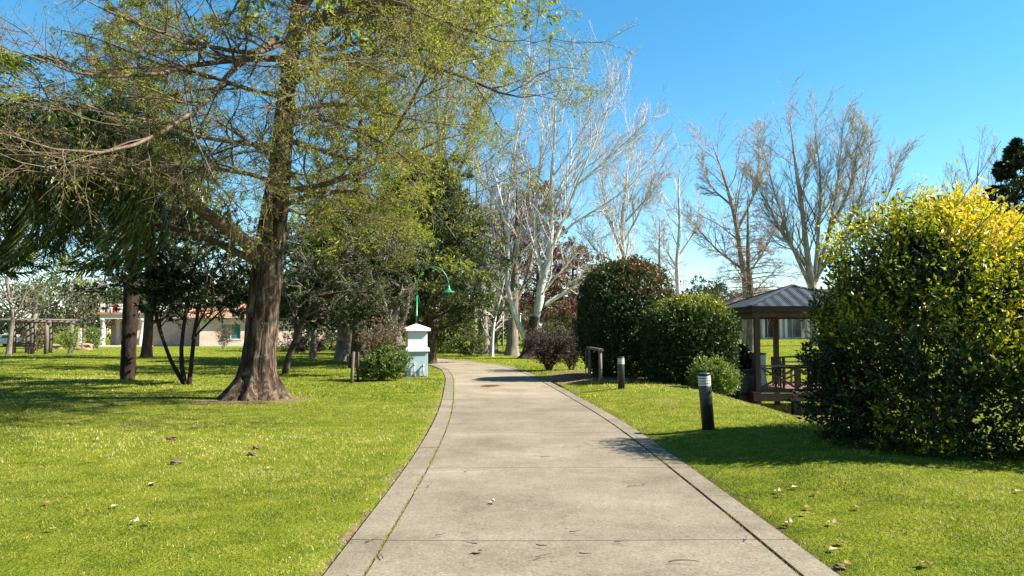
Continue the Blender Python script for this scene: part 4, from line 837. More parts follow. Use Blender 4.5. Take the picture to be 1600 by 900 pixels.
conical('larch_tree', 'bare conical tree with long level brown twigs standing behind the gazebo roof', at(1172, 52), 10.9, .34, M_RUST, M_GREYBARK, 60, 4.3, 0, z0=.22, up=-.02, bk=M_TWIGR, k1n=10, k2n=7, tl=.009)
bare('pale_tree', 'pale bare tree rising above the tall clipped hedge', 60, 980, [
 ([(982, 470), (976, 410), (972, 350), (978, 290), (985, 215)], .28, .03), ([(975, 400), (950, 340), (940, 280), (935, 235)], .13, .02),
 ([(974, 380), (1000, 330), (1020, 280), (1030, 240)], .13, .02), ([(974, 350), (1010, 310), (1045, 270)], .1, .02), ([(978, 420), (930, 390), (905, 350)], .1, .02)],
 M_WHITE, M_TWIGW, (16, 10, 6), up=.1, ang=(20, 48), rt=(.014, .008, .006))
bare('pale_tree', 'faint pale bare tree between the clipped hedge and the gazebo, far back', 80, 1062, [
 ([(1060, 470), (1058, 410), (1062, 350), (1060, 290), (1065, 250)], .3, .03), ([(1058, 420), (1030, 370), (1015, 320)], .12, .02), ([(1060, 400), (1085, 360), (1095, 310)], .12, .02)],
 M_WHITE, M_TWIGW, (15, 9, 6), up=.1, ang=(20, 50), rt=(.014, .009, .007))
conical('larch_tree', 'small far bare conical tree just above the right shoulder of the tall clipped hedge', at(1032, 75), 12.5, .3, M_RUST, M_GREYBARK, 50, 3.6, 0, z0=.15, up=.2, bk=M_TWIG, k1n=9, k2n=6, tl=.011)
bare('distant_tree', 'far bare tree at the right edge beside the dark conifer', 85, 1520, [
 ([(1520, 420), (1520, 360), (1525, 300), (1530, 240)], .3, .04), ([(1520, 380), (1495, 320), (1485, 270)], .15, .03), ([(1520, 370), (1550, 310), (1560, 250)], .15, .03)],
 M_GREYBARK, M_TWIG, (12, 8, 5), up=.12, ang=(16, 42), rt=(.017, .011, .009))
conical('conifer_tree', 'dark blue-green conifer top showing above the big bush at the right edge', at(1596, 45), 13.2, .4, M_DARKLEAF, M_DARKBARK, 50, 4.2, 12, (.18, .34), (.06, .12), .25, .15, .5, tip=.12)
# pale tall tree behind the cypress, right of centre top
bare('pale_tree', 'tall pale straw-twigged tree filling the sky behind the great tree foliage', 46, 652, [
 ([(655, 480), (665, 400), (680, 320), (692, 230), (702, 130), (712, 10), (716, -80)], .25, .02), ([(664, 400), (655, 290), (650, 190), (650, 90), (655, -20)], .12, .02),
 ([(682, 340), (722, 260), (745, 170), (752, 80), (755, -10)], .11, .02), ([(685, 300), (685, 210), (680, 110), (685, 0)], .11, .02), ([(665, 380), (630, 300), (610, 210), (600, 110), (598, 0)], .14, .02), ([(704, 250), (740, 190), (772, 120), (780, 60)], .1, .02)],
 M_PALEBARK, M_TWIG, (15, 9, 6), up=.12, ang=(16, 42), rt=(.014, .008, .006), leaf=(3, M_BRIGHT, .95), lfs=((.05, .1), (.03, .06)))
# rust-leaved tree behind the white one, and the brown row at the bend
conical('rusty_tree', 'rust-brown leafy conical tree behind the white-barked tree', at(842, 62), 14.0, .4, M_RUST, M_DARKBARK, 56, 4.7, 5, (.12, .26), (.08, .16), .17, .25, .5, k1n=8, k2n=6, droop=0, bk=M_TWIGR, tip=.2, pw=1.5, tl=.009)
conical('rusty_tree', 'low rust-leaved tree between the white-barked tree and the tall clipped hedge', at(896, 58), 8.0, .3, M_RUST, M_DARKBARK, 40, 3.6, 6, (.12, .26), (.08, .16), .2, .3, .6, k1n=7, k2n=5, droop=0, bk=M_TWIGR, tip=.3, pw=2.0, tl=.009)
for i, (px, d, lb, r, lean) in enumerate(((757, 56, 'dark-trunked bare tree, leftmost of the brown row at the path bend', .4, -6), (771, 62, 'thin bare tree second from the left in the brown row at the path bend', .3, 8), (800, 52, 'thick-trunked brown bare tree just left of the white-barked tree', .42, 4), (742, 74, 'far brown bare tree behind the round green bush at the bend', .35, -4))):
    bare('brown_tree', lb, d, px, [([(px + lean * .3, 510), (px + lean, 450), (px + lean * 1.5, 390), (px + lean * 2, 330), (px + lean * 2, 270)], r, .04), ([(px + lean * .5, 490), (px - 22, 440), (px - 38, 390), (px - 42, 340)], .16, .03), ([(px + lean * .6, 480), (px + 24, 430), (px + 34, 380), (px + 36, 320)], .16, .03), ([(px + lean, 450), (px + 14, 390), (px + 10, 320), (px + 16, 280)], .12, .03)],
         M_GREYBARK, M_TWIGR, (12, 8, 5), up=.03, ang=(28, 60), rt=(.018, .012, .010), leaf=(1, M_BROWN, .5), lfs=((.08, .16), (.05, .1)))
# thin young tree in front of the row
bare('young_tree', 'thin crooked pale-stemmed young tree in front of the brown row by the path', 50, 768, [([(770, 520), (775, 490), (782, 465), (790, 430)], .12, .02), ([(775, 492), (765, 465), (755, 445)], .05, .01)], M_WHITE, M_TWIG, (10, 6, 4), up=.05, ang=(25, 60), rt=(.012, .01, .008), fl=1.2)
# old twin trunk left of the pillar (pale dead stem)
bare('old_tree', 'pale weathered trunk rising behind the bin and left of the lamp', 34, 622, [([(620, 530), (616, 505), (622, 475), (630, 440)], .3, .1), ([(620, 520), (634, 490), (640, 455)], .16, .05), ([(617, 510), (600, 470), (590, 430)], .12, .04)], M_GREYBARK, M_TWIG, (9, 6, 4), up=.03, ang=(30, 70), rt=(.012, .008, .006), fl=1.3)

# background trees and shrubs
def leafy(name, label, base, H, rad, mat, n=1400, leaf=(.25, .5), tint=.5, trunk=.16, cz=None, bk=None, clumps=60, catg='tree', group=None):
    base = np.array(base, float); root = thing(name, label, catg, base, group); rx, ry, rz = rad; c = base + (0, 0, cz or H - rz)
    gl = [([base + (0, 0, -.1), base + (.05, 0, H * .3), c + (0, 0, rz * .4)], trunk, .03)] + [([base + (0, 0, H * .25 + .1 * k), c + (math.cos(k * 2.4) * rx * .4, math.sin(k * 2.4) * ry * .4, 0), c + (math.cos(k * 2.4) * rx * .8, math.sin(k * 2.4) * ry * .8, rz * .3)], trunk * .4, .02) for k in range(6)]
    l = limbs(gl, 6); q1 = kids(l, 7, (.3, 1), (25, 60), (.3, .5), .2, .5, 4, .2)
    part('trunk', root, *cat(tubes(l, 6), tubes(q1, 3)), bk or M_GREYBARK, True)
    d = nrm(rng.normal(size=(clumps, 3))); u = rng.uniform(.35, 1, clumps) ** .5; cc = c + d * u[:, None] * np.array(rad); cs = rng.uniform(.16, .32, clumps) * min(rx, rz); ctn = rng.normal(size=clumps) * .13
    idx = rng.integers(0, clumps, n); dirs = nrm(rng.normal(size=(n, 3))); p = cc[idx] + dirs * (cs[idx] * rng.uniform(.6, 1.1, n))[:, None]
    V, Fq = leaves(p, dirs + rng.normal(size=(n, 3)) * .7 + (0, 0, .2), rng.uniform(*leaf, n), rng.uniform(*leaf, n) * .5); part('foliage', root, V, Fq, mat, False, np.clip(tint + ctn[idx] + rng.normal(size=n) * .15, 0, 1), 'stuff'); return root
BG = [
 ('dark evergreen tree behind the timber pergola', 28, 88, 7.6, 4.6, M_OLIVE, .3), ('rounded green tree right of the pergola, far back', 75, 84, 8.2, 4.2, M_OLIVE, .6), ('brown-green tree between the pergola and the pink portico', 112, 86, 8.0, 4.2, M_OLIVE, .7), ('bronze tree close left of the pink portico', 143, 96, 8.4, 3.8, M_BROWN, .4),
 ('grey-green tree behind the pink tiled house', 262, 112, 11, 5.4, M_OLIVE, .5), ('dark evergreen tree rising over the pink portico roof', 200, 104, 10.5, 5, M_DARKLEAF, .6), ('pale feathery tree over the pink house roof', 372, 108, 11, 4.2, M_BROWN, .8),
 ('dark round tree right of the great trunk, far back', 470, 66, 6.2, 3.8, M_DARKLEAF, .7), ('olive-green tree far behind the leaning tree', 520, 74, 7.2, 4.5, M_OLIVE, .5), ('bushy green tree far behind the wooden stakes', 575, 70, 6.8, 4.2, M_GREENLEAF, .35),
 ('low golden-green tree behind the swan-neck lamp', 690, 66, 5.2, 3.4, M_GREENLEAF, .75), ('green tree hanging over the bend in the path', 668, 56, 6.0, 3.2, M_PINE, .8), ('amber bushy tree behind the round green bush', 722, 84, 6.5, 3.8, M_BROWN, .6), ('olive tree filling the gap between the brown trunks', 785, 96, 7.8, 4.6, M_OLIVE, .5), ('brown tree behind the white-barked fork', 828, 92, 8, 4.6, M_BROWN, .45),
 ('dark green tree beside the far cream house', 900, 88, 5.5, 2.8, M_PINE, .6), ('green tree left of the far cream house', 845, 98, 5.0, 2.4, M_GREENLEAF, .45),
 ('low dark tree showing between hedge and gazebo roof', 1100, 95, 7.5, 3.5, M_DARKLEAF, .8), ('dark far tree left of the gazebo eave', 1128, 110, 8.4, 2.6, M_DARKLEAF, .6)]
for lb, px, d, H, r, m_, tn in BG:
    leafy('background_tree', lb, at(px, d), H, (r, r * .8, H * .42), m_, 2100, (.24, .54), tn, .2, clumps=46)
leafy('yellow_tree', 'yellow-green leafy sapling top between the two clipped hedges', at(1070, 33), 3.9, (.75, .7, 1.0), M_BRIGHT, 1300, (.12, .26), .75, .06, clumps=30)
for lb, px, d, H, r, m_, tn in (('round dark green bush at the inside of the path bend', 735, 50, 1.75, 1.15, M_PINE, .6), ('spiky green shrub left of the round bush at the bend', 700, 58, 2.4, 1.7, M_GREENLEAF, .4), ('dark green shrub behind the terracotta edging', 680, 64, 2.7, 1.9, M_OLIVE, .35), ('dark rounded shrub in front of the cream house', 880, 60, 1.9, 1.9, M_DARKLEAF, .6), ('rounded olive bush left of the cream house wall', 850, 78, 3.0, 1.7, M_OLIVE, .6), ('rounded olive bush right of the cream house wall', 900, 72, 3.1, 1.8, M_OLIVE, .7), ('bronze shrub beside the pergola', 56, 61, 2.6, 1.0, M_BROWN, .4), ('bright green low bush in front of the hedge near the pergola', 92, 80, 1.6, 1.5, M_BRIGHT, .5), ('low shrub beside the portico column', 148, 76, 2.1, 1.1, M_GREENLEAF, .6),
    ('dark bush at the foot of the pink wall right of the great trunk', 450, 62, 1.7, 2.2, M_DARKLEAF, .5), ('reddish low shrub right of the great trunk', 478, 58, 1.4, 1.5, M_REDLEAF, .6), ('small round bush on the far lawn behind the wooden stakes', 590, 60, 1.2, .9, M_GREENLEAF, .3), ('small dark bush beyond the leaning tree', 520, 66, 1.5, 1.6, M_OLIVE, .4)):
    leafy('shrub', lb, at(px, d), H, (r, r * .8, H * .5), m_, 1500, (.1, .24), tn, .05, cz=H * .5, clumps=34, catg='shrub')
for lb, px, d, H, m_ in (('thin leafy sapling alone on the lawn left of the pink portico', 110, 55, 1.9, M_BRIGHT), ('thin yellowish sapling in front of the teal window', 350, 72, 2.5, M_BROWN)):
    b = at(px, d); twiggy('sapling', lb, b, .8, H, 7, m_, M_GREYBARK, 4, 'sapling', .006, (.08, .16))
bare('young_tree', 'bare pale young tree in front of the pergola posts', 52, 16, [([(17, 520), (20, 490), (12, 450), (15, 400), (12, 350)], .16, .03), ([(19, 500), (35, 470), (48, 430)], .07, .02), ([(18, 490), (0, 465), (-15, 430)], .07, .02)], M_GREYBARK, M_TWIG, (10, 6, 4), up=.04, ang=(30, 65), rt=(.014, .011, .009), fl=1.2)
bare('bare_tree', 'bare grey tree above the hedge left of the pink portico', 92, 130, [([(132, 500), (130, 470), (128, 440), (132, 410)], .25, .05), ([(131, 490), (112, 465), (105, 440)], .12, .03), ([(131, 490), (150, 470), (160, 445)], .12, .03)], M_GREYBARK, M_TWIG, (10, 7, 5), up=.04, ang=(30, 60), rt=(.02, .014, .011))
for px, lb in ((586, 'dark trunk behind the leafy shrub, left one of a pair'), (600, 'dark trunk behind the leafy shrub, right one of a pair'), (548, 'thin trunk on the far lawn beyond the wooden stakes'), (490, 'thin dark trunk far beyond the leaning stem')):
    d = 46 + (px % 7) * 2; b = at(px, d); leafy('woodland_tree', lb, b, 6.4, (2.6, 2.2, 2.0), M_OLIVE if px % 2 else M_BROWN, 2200, (.14, .32), .4, .3, clumps=44)
# far wood closing the horizon
n = 30000; th = rng.uniform(R(-78), R(70), n); rr_ = rng.uniform(135, 175, n); hmax = 4.6 + 1.6 * np.sin(th * 23) + 1.2 * np.sin(th * 61 + 1) + .9 * np.sin(th * 131) + 1.5 * (rr_ - 135) / 40
x, y = rr_ * np.sin(th), rr_ * np.cos(th); z = terr(x, y) + hmax * rng.random(n) ** .7
V, Fq = leaves(np.stack([x, y, z], 1), rng.normal(size=(n, 3)) + (0, 0, .4), rng.uniform(.6, 1.5, n), rng.uniform(.45, .9, n))
ob('distant_wood', mesh_np('distant_wood', V, Fq, M_OLIVE, False, np.clip(.35 + .2 * np.sin(th * 47) + rng.normal(size=n) * .15, 0, 1)), kind='stuff')

# ------------------------------------------------------------------ houses, pergola and far things
def tiled(name, parent, quad, mat, pitch=.28, amp=.05, n=None):       # ridged tile slope: quad = eave a, eave b, top b, top a
    a, b, c, d = [np.array(q, float) for q in quad]; Wd = np.linalg.norm(b - a); n = n or int(Wd / pitch * 4); nn = nrm(np.cross(b - a, d - a)); V = []
    rows = max(2, int(np.linalg.norm(d - a) / .4))
    for j in range(rows + 1):
        t_ = j / rows
        for i in range(n + 1):
            u = i / n; p = (a + (b - a) * u) * (1 - t_) + (d + (c - d) * u) * t_; V.append(p + nn * (amp * abs(math.sin(u * Wd / pitch * math.pi)) + .03 * ((j % 2))))
    Fq = [(j * (n + 1) + i, j * (n + 1) + i + 1, (j + 1) * (n + 1) + i + 1, (j + 1) * (n + 1) + i) for j in range(rows) for i in range(n)]
    return ob(name, mesh_np(name, V, np.array(Fq), mat), parent)
def window(parent, x, z, w_, h_, y, glass, frame=M_HWHITE, mull=1):
    f = MB(); t_ = .09
    f.box((x - w_ / 2, y, z), (t_, .16, h_ + t_)); f.box((x + w_ / 2, y, z), (t_, .16, h_ + t_)); f.box((x, y, z + h_ / 2), (w_ - t_, .158, t_)); f.box((x, y, z - h_ / 2), (w_ - t_, .158, t_))
    for k in range(mull): f.box((x - w_ / 2 + w_ * (k + 1) / (mull + 1), y, z), (.07, .12, h_ - t_))
    o = f.part('window', parent, frame)
    for k in range(mull + 1): MB().box((x - w_ / 2 + w_ * (k + .5) / (mull + 1), y + .04, z), (w_ / (mull + 1) - .07, .03, h_ - .09)).part('pane', o, glass)
    MB().box((x, y - .06, z - h_ / 2 - .1), (w_ + .3, .22, .07)).part('sill', o, frame)
hx = lambda px, d=85: (px - 800) / F * d
H1 = thing('pink_house', 'pink rendered house with terracotta tiled roofs, pale portico columns and teal window', 'house', (0, 85, 0))
L_, Rr = hx(222), hx(497)
def wall_with_hole(x0, x1, z1, wx, wz, ww, wh, y, mat, parent):
    m_ = MB()
    m_.box(((x0 + wx - ww / 2) / 2, y, z1 / 2), (wx - ww / 2 - x0, .3, z1)); m_.box(((x1 + wx + ww / 2) / 2, y, z1 / 2), (x1 - wx - ww / 2, .3, z1))
    m_.box((wx, y, (wz - wh / 2) / 2), (ww, .298, wz - wh / 2)); m_.box((wx, y, (z1 + wz + wh / 2) / 2), (ww, .298, z1 - wz - wh / 2)); m_.part('wall', parent, mat)
wall_with_hole(L_ + 6, Rr, 3.6, hx(350), 1.75, 2.2, 1.8, 0, M_PINK, H1)
window(H1, hx(350), 1.75, 2.2, 1.8, -.02, M_TEAL)
MB().box((Rr - .15, 5, 1.8), (.3, 9.7, 3.6)).part('wall', H1, M_PINK); MB().box((L_ + 3, 4, 1.7), (6.1, .3, 3.4)).part('wall', H1, M_PINK)
MB().box(((L_ + Rr) / 2, 10, 1.8), (Rr - L_, .3, 3.6)).part('wall', H1, M_PINK)
MB().box(((L_ + 6 + Rr) / 2, -.22, .18), (Rr - L_ - 6, .1, .36)).part('plinth', H1, M_PINKW)
tiled('roof', H1, ((L_ + 4, -.7, 3.55), (Rr + .6, -.7, 3.55), (Rr - 3.5, 5, 5.7), (L_ + 8, 5, 5.7)), M_TERRA); tiled('roof', H1, ((Rr + .6, -.7, 3.55), (Rr + .6, 10.7, 3.55), (Rr - 3.5, 5, 5.7), (Rr - 3.5, 5, 5.7)), M_TERRA)
tiled('roof', H1, ((Rr + .6, 10.7, 3.55), (L_ + 4, 10.7, 3.55), (L_ + 8, 5, 5.7), (Rr - 3.5, 5, 5.7)), M_TERRA)
MB().box(((L_ + 4 + Rr + .6) / 2, -.68, 3.47), (Rr - L_ - 3.4, .12, .14)).part('eave', H1, M_PINKW)
# upper storey with its own tiled roof
x0, x1 = hx(284), hx(347); MB().box(((x0 + x1) / 2, 4.5, 4.9), (x1 - x0, 5, 3.0)).part('upper_storey', H1, M_PINK)
tiled('roof', H1, ((x0 - .5, 1.6, 6.35), (x1 + .5, 1.6, 6.35), ((x0 + x1) / 2 + .6, 4.5, 7.7), ((x0 + x1) / 2 - .6, 4.5, 7.7)), M_TERRA); tiled('roof', H1, ((x1 + .5, 1.6, 6.35), (x1 + .5, 7.4, 6.35), ((x0 + x1) / 2 + .6, 4.5, 7.7), ((x0 + x1) / 2 + .6, 4.5, 7.7)), M_TERRA)
tiled('roof', H1, ((x0 - .5, 7.4, 6.35), (x0 - .5, 1.6, 6.35), ((x0 + x1) / 2 - .6, 4.5, 7.7), ((x0 + x1) / 2 - .6, 4.5, 7.7)), M_TERRA)
window(H1, (x0 + x1) / 2, 5.0, 1.1, 1.2, 1.95, M_GLASS); MB().box((hx(343), 2.2, 5.9), (1.1, .8, 1.7)).part('chimney', H1, M_TERRA)
# portico
px0, px1 = hx(160), hx(226)
for p_ in (163.5, 176, 197, 219):
    x = hx(p_); y = 0 if p_ in (163.5, 219) else (3.2 if p_ == 176 else 0)
    if p_ != 197: MB().lathe([(.4, 0), (.4, .12), (.3, .2), (.3, .2), (.26, 2.9), (.3, 2.95), (.38, 3.05), (.38, 3.2)], c=(x, y, 0), n=16).part('column', H1, M_PINKW, True)
MB().box(((px0 + px1) / 2, 0, 3.45), (px1 - px0, .7, .5)).part('entablature', H1, M_PINKW); MB().box(((px0 + px1) / 2, 1.8, 3.82), (px1 - px0 + .5, 4.6, .24)).part('cornice', H1, M_TERRA)
MB().box((px0 + .38, 2.0, 3.45), (.7, 3.3, .5)).part('entablature', H1, M_PINKW); MB().box((hx(195), 4.0, 1.6), (4.6, .2, 3.2)).part('back_wall', H1, M_PINK)
for p_ in (161.5, 172, 186, 200, 214): MB().box((hx(p_ + 1), -.05, 4.45), (.42, .42, 1.0)).part('parapet_post', H1, M_PINKW)
MB().box((hx(179), .05, 4.45), (hx(185) - hx(174), .1, .8)).part('red_panel', H1, M_REDPANEL); MB().box((hx(193), .05, 4.4), (hx(199) - hx(188), .1, .75)).part('parapet', H1, M_PINK)
MB().box(((px0 + px1) / 2, -.1, .06), (px1 - px0 + 1.2, 2.4, .14)).part('step', H1, M_PINKW)
MB().box((hx(141), -2.2, 2.1), (4.6, .1, .12)).part('porch_rail', H1, M_WOOD); MB().box((hx(139.5), -2.2, 1.05), (.3, .3, 2.1)).part('porch_post', H1, M_PINKW)
H1.rotation_euler = (0, 0, R(17)); pv = np.array([hx(180), 0]); cc_, ss_ = math.cos(R(17)), math.sin(R(17)); H1.location = (pv[0] - cc_ * pv[0], 85 - ss_ * pv[0], 0)
# grey house beyond the gazebo
z0 = 1.0; H2 = thing('grey_house', 'low white-columned house with dark glazing seen through the gazebo', 'house', (0, 68, z0)); hx2 = lambda px: (px - 800) / F * 68
a, b = hx2(1140), hx2(1420)
MB().box(((a + b) / 2, 5, 1.3), (b - a, .3, 2.6)).part('wall', H2, M_HWHITE); MB().box(((a + b) / 2, 1.8, .04), (b - a + 1, 6, .1)).part('terrace', H2, M_CONC)
for p_ in (1150, 1163, 1192, 1219, 1227, 1262, 1300, 1340, 1400): MB().box((hx2(p_), 0, 1.25), (.24, .24, 2.5)).part('column', H2, M_HWHITE)
for p_, q_, g_ in ((1166, 1190, M_GLASS), (1195, 1216, M_GLASS), (1230, 1259, M_GLASSG), (1266, 1297, M_GLASS), (1305, 1338, M_GLASS)):
    x = (hx2(p_) + hx2(q_)) / 2; window(H2, x, 1.25, hx2(q_) - hx2(p_), 2.2, 1.2, g_)
MB().box(((a + b) / 2, .4, 2.62), (b - a + .6, 1.4, .26)).part('fascia', H2, M_HWHITE)
tiled('roof', H2, ((a - .5, -.6, 2.7), (b + .5, -.6, 2.7), (b - 4, 5, 4.9), (a + 4, 5, 4.9)), M_TILEDK); tiled('roof', H2, ((a - .5, 10, 2.7), (a - .5, -.6, 2.7), (a + 4, 5, 4.9), (a + 4, 5, 4.9)), M_TILEDK)
MB().box(((a + b) / 2, 10, 1.3), (b - a, .3, 2.6)).part('wall', H2, M_HWHITE); MB().box((a + .2, 5, 1.3), (.3, 9.7, 2.6)).part('wall', H2, M_HWHITE)
lo = thing('white_lounger', 'white upright chair on the terrace left of the gazebo post, far back', 'chair', (hx2(1157), 66.5, 1.05))
MB().bar((0, 0, .4), (.5, 0, 1.3), .5, .05).part('backrest', lo, M_HWHITE); MB().box((-.25, 0, .4), (.6, .5, .05)).part('seat', lo, M_HWHITE)
for sx in (-.45, 0):
    for sy in (-.2, .2): MB().box((sx, sy, .2), (.05, .05, .4)).part('leg', lo, M_HWHITE)
# cream house between the white tree and the hedge
H3 = thing('cream_house', 'small cream house with dark roof and pale window between the white tree and tall hedge', 'house', (0, 104, 0)); h3 = lambda px: (px - 800) / F * 104
wall_with_hole(h3(857), h3(888), 3.0, h3(874), 1.75, 1.15, 1.4, 0, M_CREAM, H3); window(H3, h3(874), 1.75, 1.15, 1.4, -.02, M_GLASSG)
MB().box((h3(888) - .15, 3.5, 1.5), (.3, 6.7, 3)).part('wall', H3, M_CREAM); MB().box((h3(857) + .15, 3.5, 1.5), (.3, 6.7, 3)).part('wall', H3, M_CREAM)
tiled('roof', H3, ((h3(855), -.5, 3), (h3(892), -.5, 3), (h3(888), 3.5, 5), (h3(862), 3.5, 5)), M_TILEDK); tiled('roof', H3, ((h3(892), -.5, 3), (h3(892), 7.5, 3), (h3(888), 3.5, 5), (h3(888), 3.5, 5)), M_TILEDK); tiled('roof', H3, ((h3(855), 7.5, 3), (h3(855), -.5, 3), (h3(862), 3.5, 5), (h3(862), 3.5, 5)), M_TILEDK)
MB().box(((h3(840) + h3(856)) / 2, 2, 1.6), (h3(856) - h3(840), 4, 3.2)).part('side_wing', H3, M_CREAM); MB().box(((h3(840) + h3(856)) / 2, 2, 3.3), (h3(856) - h3(840) + .5, 4.5, .2)).part('wing_roof', H3, M_TILEDK)
H3.rotation_euler = (0, 0, R(14)); H3.location = (h3(872) * (1 - math.cos(R(14))), 104 - h3(872) * math.sin(R(14)), 0)
# pergola, bench and covered thing at the far left
pg = thing('pergola', 'rustic timber pergola on log posts at the far left edge of the lawn', 'pergola', (0, 56, 0)); hp = lambda px, d=56: (px - 800) / F * d
for p_, y in ((-18, 0), (4, 3), (42, 3), (74, 0), (52, 0), (76, 3), (-18, 3)): MB().tube([(hp(p_), y, -.2), (hp(p_) + .04, y, 1.2), (hp(p_) - .02, y, 2.35)], [.17, .15, .14], 8).part('post', pg, M_WOOD, True)
for y in (0, 3): MB().tube([(hp(-25), y, 2.42), (hp(30), y + .05, 2.5), (hp(80), y, 2.42)], .12, 8).part('beam', pg, M_WOOD, True)
for k in range(10): x = hp(-22 + k * 11); MB().tube([(x, -.6, 2.6), (x + .1, 3.6, 2.62)], .07, 6).part('cross_pole', pg, M_WOOD, True)
bn = thing('garden_bench', 'red-brown timber bench under the pergola', 'bench', at(34, 54.5))
for k in range(3): MB().box((0, -.15 + k * .16, .45), (1.7, .14, .05)).part('seat_slat', bn, M_REDWOOD)
for k in range(2): MB().box((0, .3, .62 + k * .16), (1.7, .04, .13)).part('back_slat', bn, M_REDWOOD)
for sx in (-.75, .75):
    for sy in (-.18, .26): MB().box((sx, sy, .22), (.08, .08, .44)).part('leg', bn, M_REDWOOD)
pm = thing('parked_car', 'low white car parked far behind the pergola posts', 'car', at(22, 84), rz=0)
prof = [(-2.1, .35), (-2.1, .8), (-1.5, .95), (-.9, 1.4), (.6, 1.42), (1.3, .98), (2.1, .85), (2.15, .35)]
mb = MB(); n_ = len(prof); V = [(x, y, z) for y in (-.85, .85) for x, z in prof]; mb.add(V, [tuple(range(n_)), tuple(range(2 * n_ - 1, n_ - 1, -1))] + [(k, k + n_, (k + 1) % n_ + n_, (k + 1) % n_) for k in range(n_)]); mb.part('body', pm, M_HWHITE, bevel=.05)
for sx in (-1.35, 1.35):
    for sy in (-.86, .7): 
        wl = MB().tube([(sx, sy, .33), (sx, sy + .16, .33)], .33, 16).part('wheel', pm, M_BLACK)
MB().add([(-.8, -.86, .98), (-.6, -.858, 1.32), (.5, -.858, 1.34), (1.0, -.86, 1.0), (-.8, -.84, .98), (-.6, -.84, 1.32), (.5, -.84, 1.34), (1.0, -.84, 1.0)], [(3, 2, 1, 0), (4, 5, 6, 7), (0, 1, 5, 4), (1, 2, 6, 5), (2, 3, 7, 6), (3, 0, 4, 7)]).part('side_window', pm, M_GLASS)
def rock(name, label, c, r, mat, seed, catg='rock', group=None):
    g_ = np.random.default_rng(seed); n = 10; m_ = 7; V = []
    for j in range(m_):
        ph = math.pi * j / (m_ - 1)
        for i in range(n): t_ = 2 * math.pi * i / n; k = 1 + .3 * g_.normal() * .5; V.append((r[0] * k * math.sin(ph) * math.cos(t_), r[1] * k * math.sin(ph) * math.sin(t_), r[2] * (k if 0 < j < m_ - 1 else 1) * math.cos(ph) + r[2] * .5))
    Fq = [(j * n + i, (j + 1) * n + i, (j + 1) * n + (i + 1) % n, j * n + (i + 1) % n) for j in range(m_ - 1) for i in range(n)]
    return thing(name, label, catg, c, group, me=mesh_np(name, V, np.array(Fq), mat, False))
rock('boulder', 'pale orange boulder on the lawn left of the pink portico', at(131, 70), (1.0, .6, .45), M_STONE, 3)
rock('boulder', 'smaller tan boulder between the pergola and the portico', at(82, 74), (1.3, .6, .3), M_STONE, 8)
# low terracotta edging fence at the bend
fe = thing('edging_fence', 'low terracotta-coloured lattice edging in front of the shrubs beyond the bend', 'low fence', at(696, 62))
for k in range(9):
    x = -1.9 + k * .48; MB().bar((x, 0, 0), (x + .4, 0, .42), .05, .08).part('lath', fe, M_TERRA); MB().bar((x + .4, .07, 0), (x, .07, .42), .05, .08).part('lath', fe, M_TERRA)
MB().bar((-2.0, .03, .5), (2.5, .03, .42), .07, .09).part('top_rail', fe, M_TERRA)
for px, d, h, lb in ((786, 66, 3.8, 'slim pale pole standing between the brown trunks'), (722, 60, 2.9, 'thin pale lamp pole over the round green bush'), (813, 74, 3.4, 'thin pale pole just left of the white-barked tree')):
    MBb = MB().tube([(0, 0, -.1), (0, 0, h)], .045, 8).lathe([(.05, h), (.12, h + .05), (.1, h + .16), (.02, h + .2)], n=10); thing('pole', lb, 'pole', at(px, d), me=MBb.mesh('pole', M_LOUVRE, True))

# ------------------------------------------------------------------ small litter on path and lawn
def twig_me(L, seed):
    g_ = np.random.default_rng(seed); p = np.cumsum(np.vstack([[0, 0, .006], np.column_stack([np.full(4, L / 4), g_.normal(size=4) * L * .09, g_.normal(size=4) * .003])]), axis=0); p[:, 2] = np.abs(p[:, 2]) + .004
    return MB().tube(p, [.005, .0045, .004, .003, .002], 5).tube([p[2], p[2] + (L * .15, L * .12, .006)], .002, 4).mesh('twig', M_STICK)
ORD = ['nearest', 'second nearest', 'third nearest', 'fourth nearest', 'fifth nearest', 'sixth nearest', 'seventh nearest', 'eighth nearest', 'ninth nearest', 'tenth nearest', 'eleventh nearest', 'twelfth nearest', 'thirteenth nearest', 'fourteenth nearest', 'fifteenth nearest', 'sixteenth nearest', 'seventeenth nearest']
def zone(px, py):
    g = G(px, py)
    if inside_path(g[0], g[1]): return 'on the left half of the concrete path' if g[0] < pcx(g[1]) else 'on the right half of the concrete path'
    return 'on the grass left of the path' if g[0] < pcx(g[1]) else 'on the grass right of the path'
def litter_label(kind, px, py, allp):
    z_ = zone(px, py); q = sorted([p for p in allp if zone(*p) == z_], key=lambda p: -p[1]); return '%s %s, %s to the camera' % (kind, z_, ORD[q.index((px, py))])
TWL = [(598, 880), (838, 878), (838, 858), (890, 838), (905, 872), (960, 854), (745, 857), (680, 843), (668, 764), (845, 718), (980, 765), (1003, 762), (725, 741), (1045, 886), (1165, 850), (572, 853), (1143, 778), (1340, 792)]
TW = [twig_me(l, i) for i, l in enumerate((.09, .13, .2, .28))]
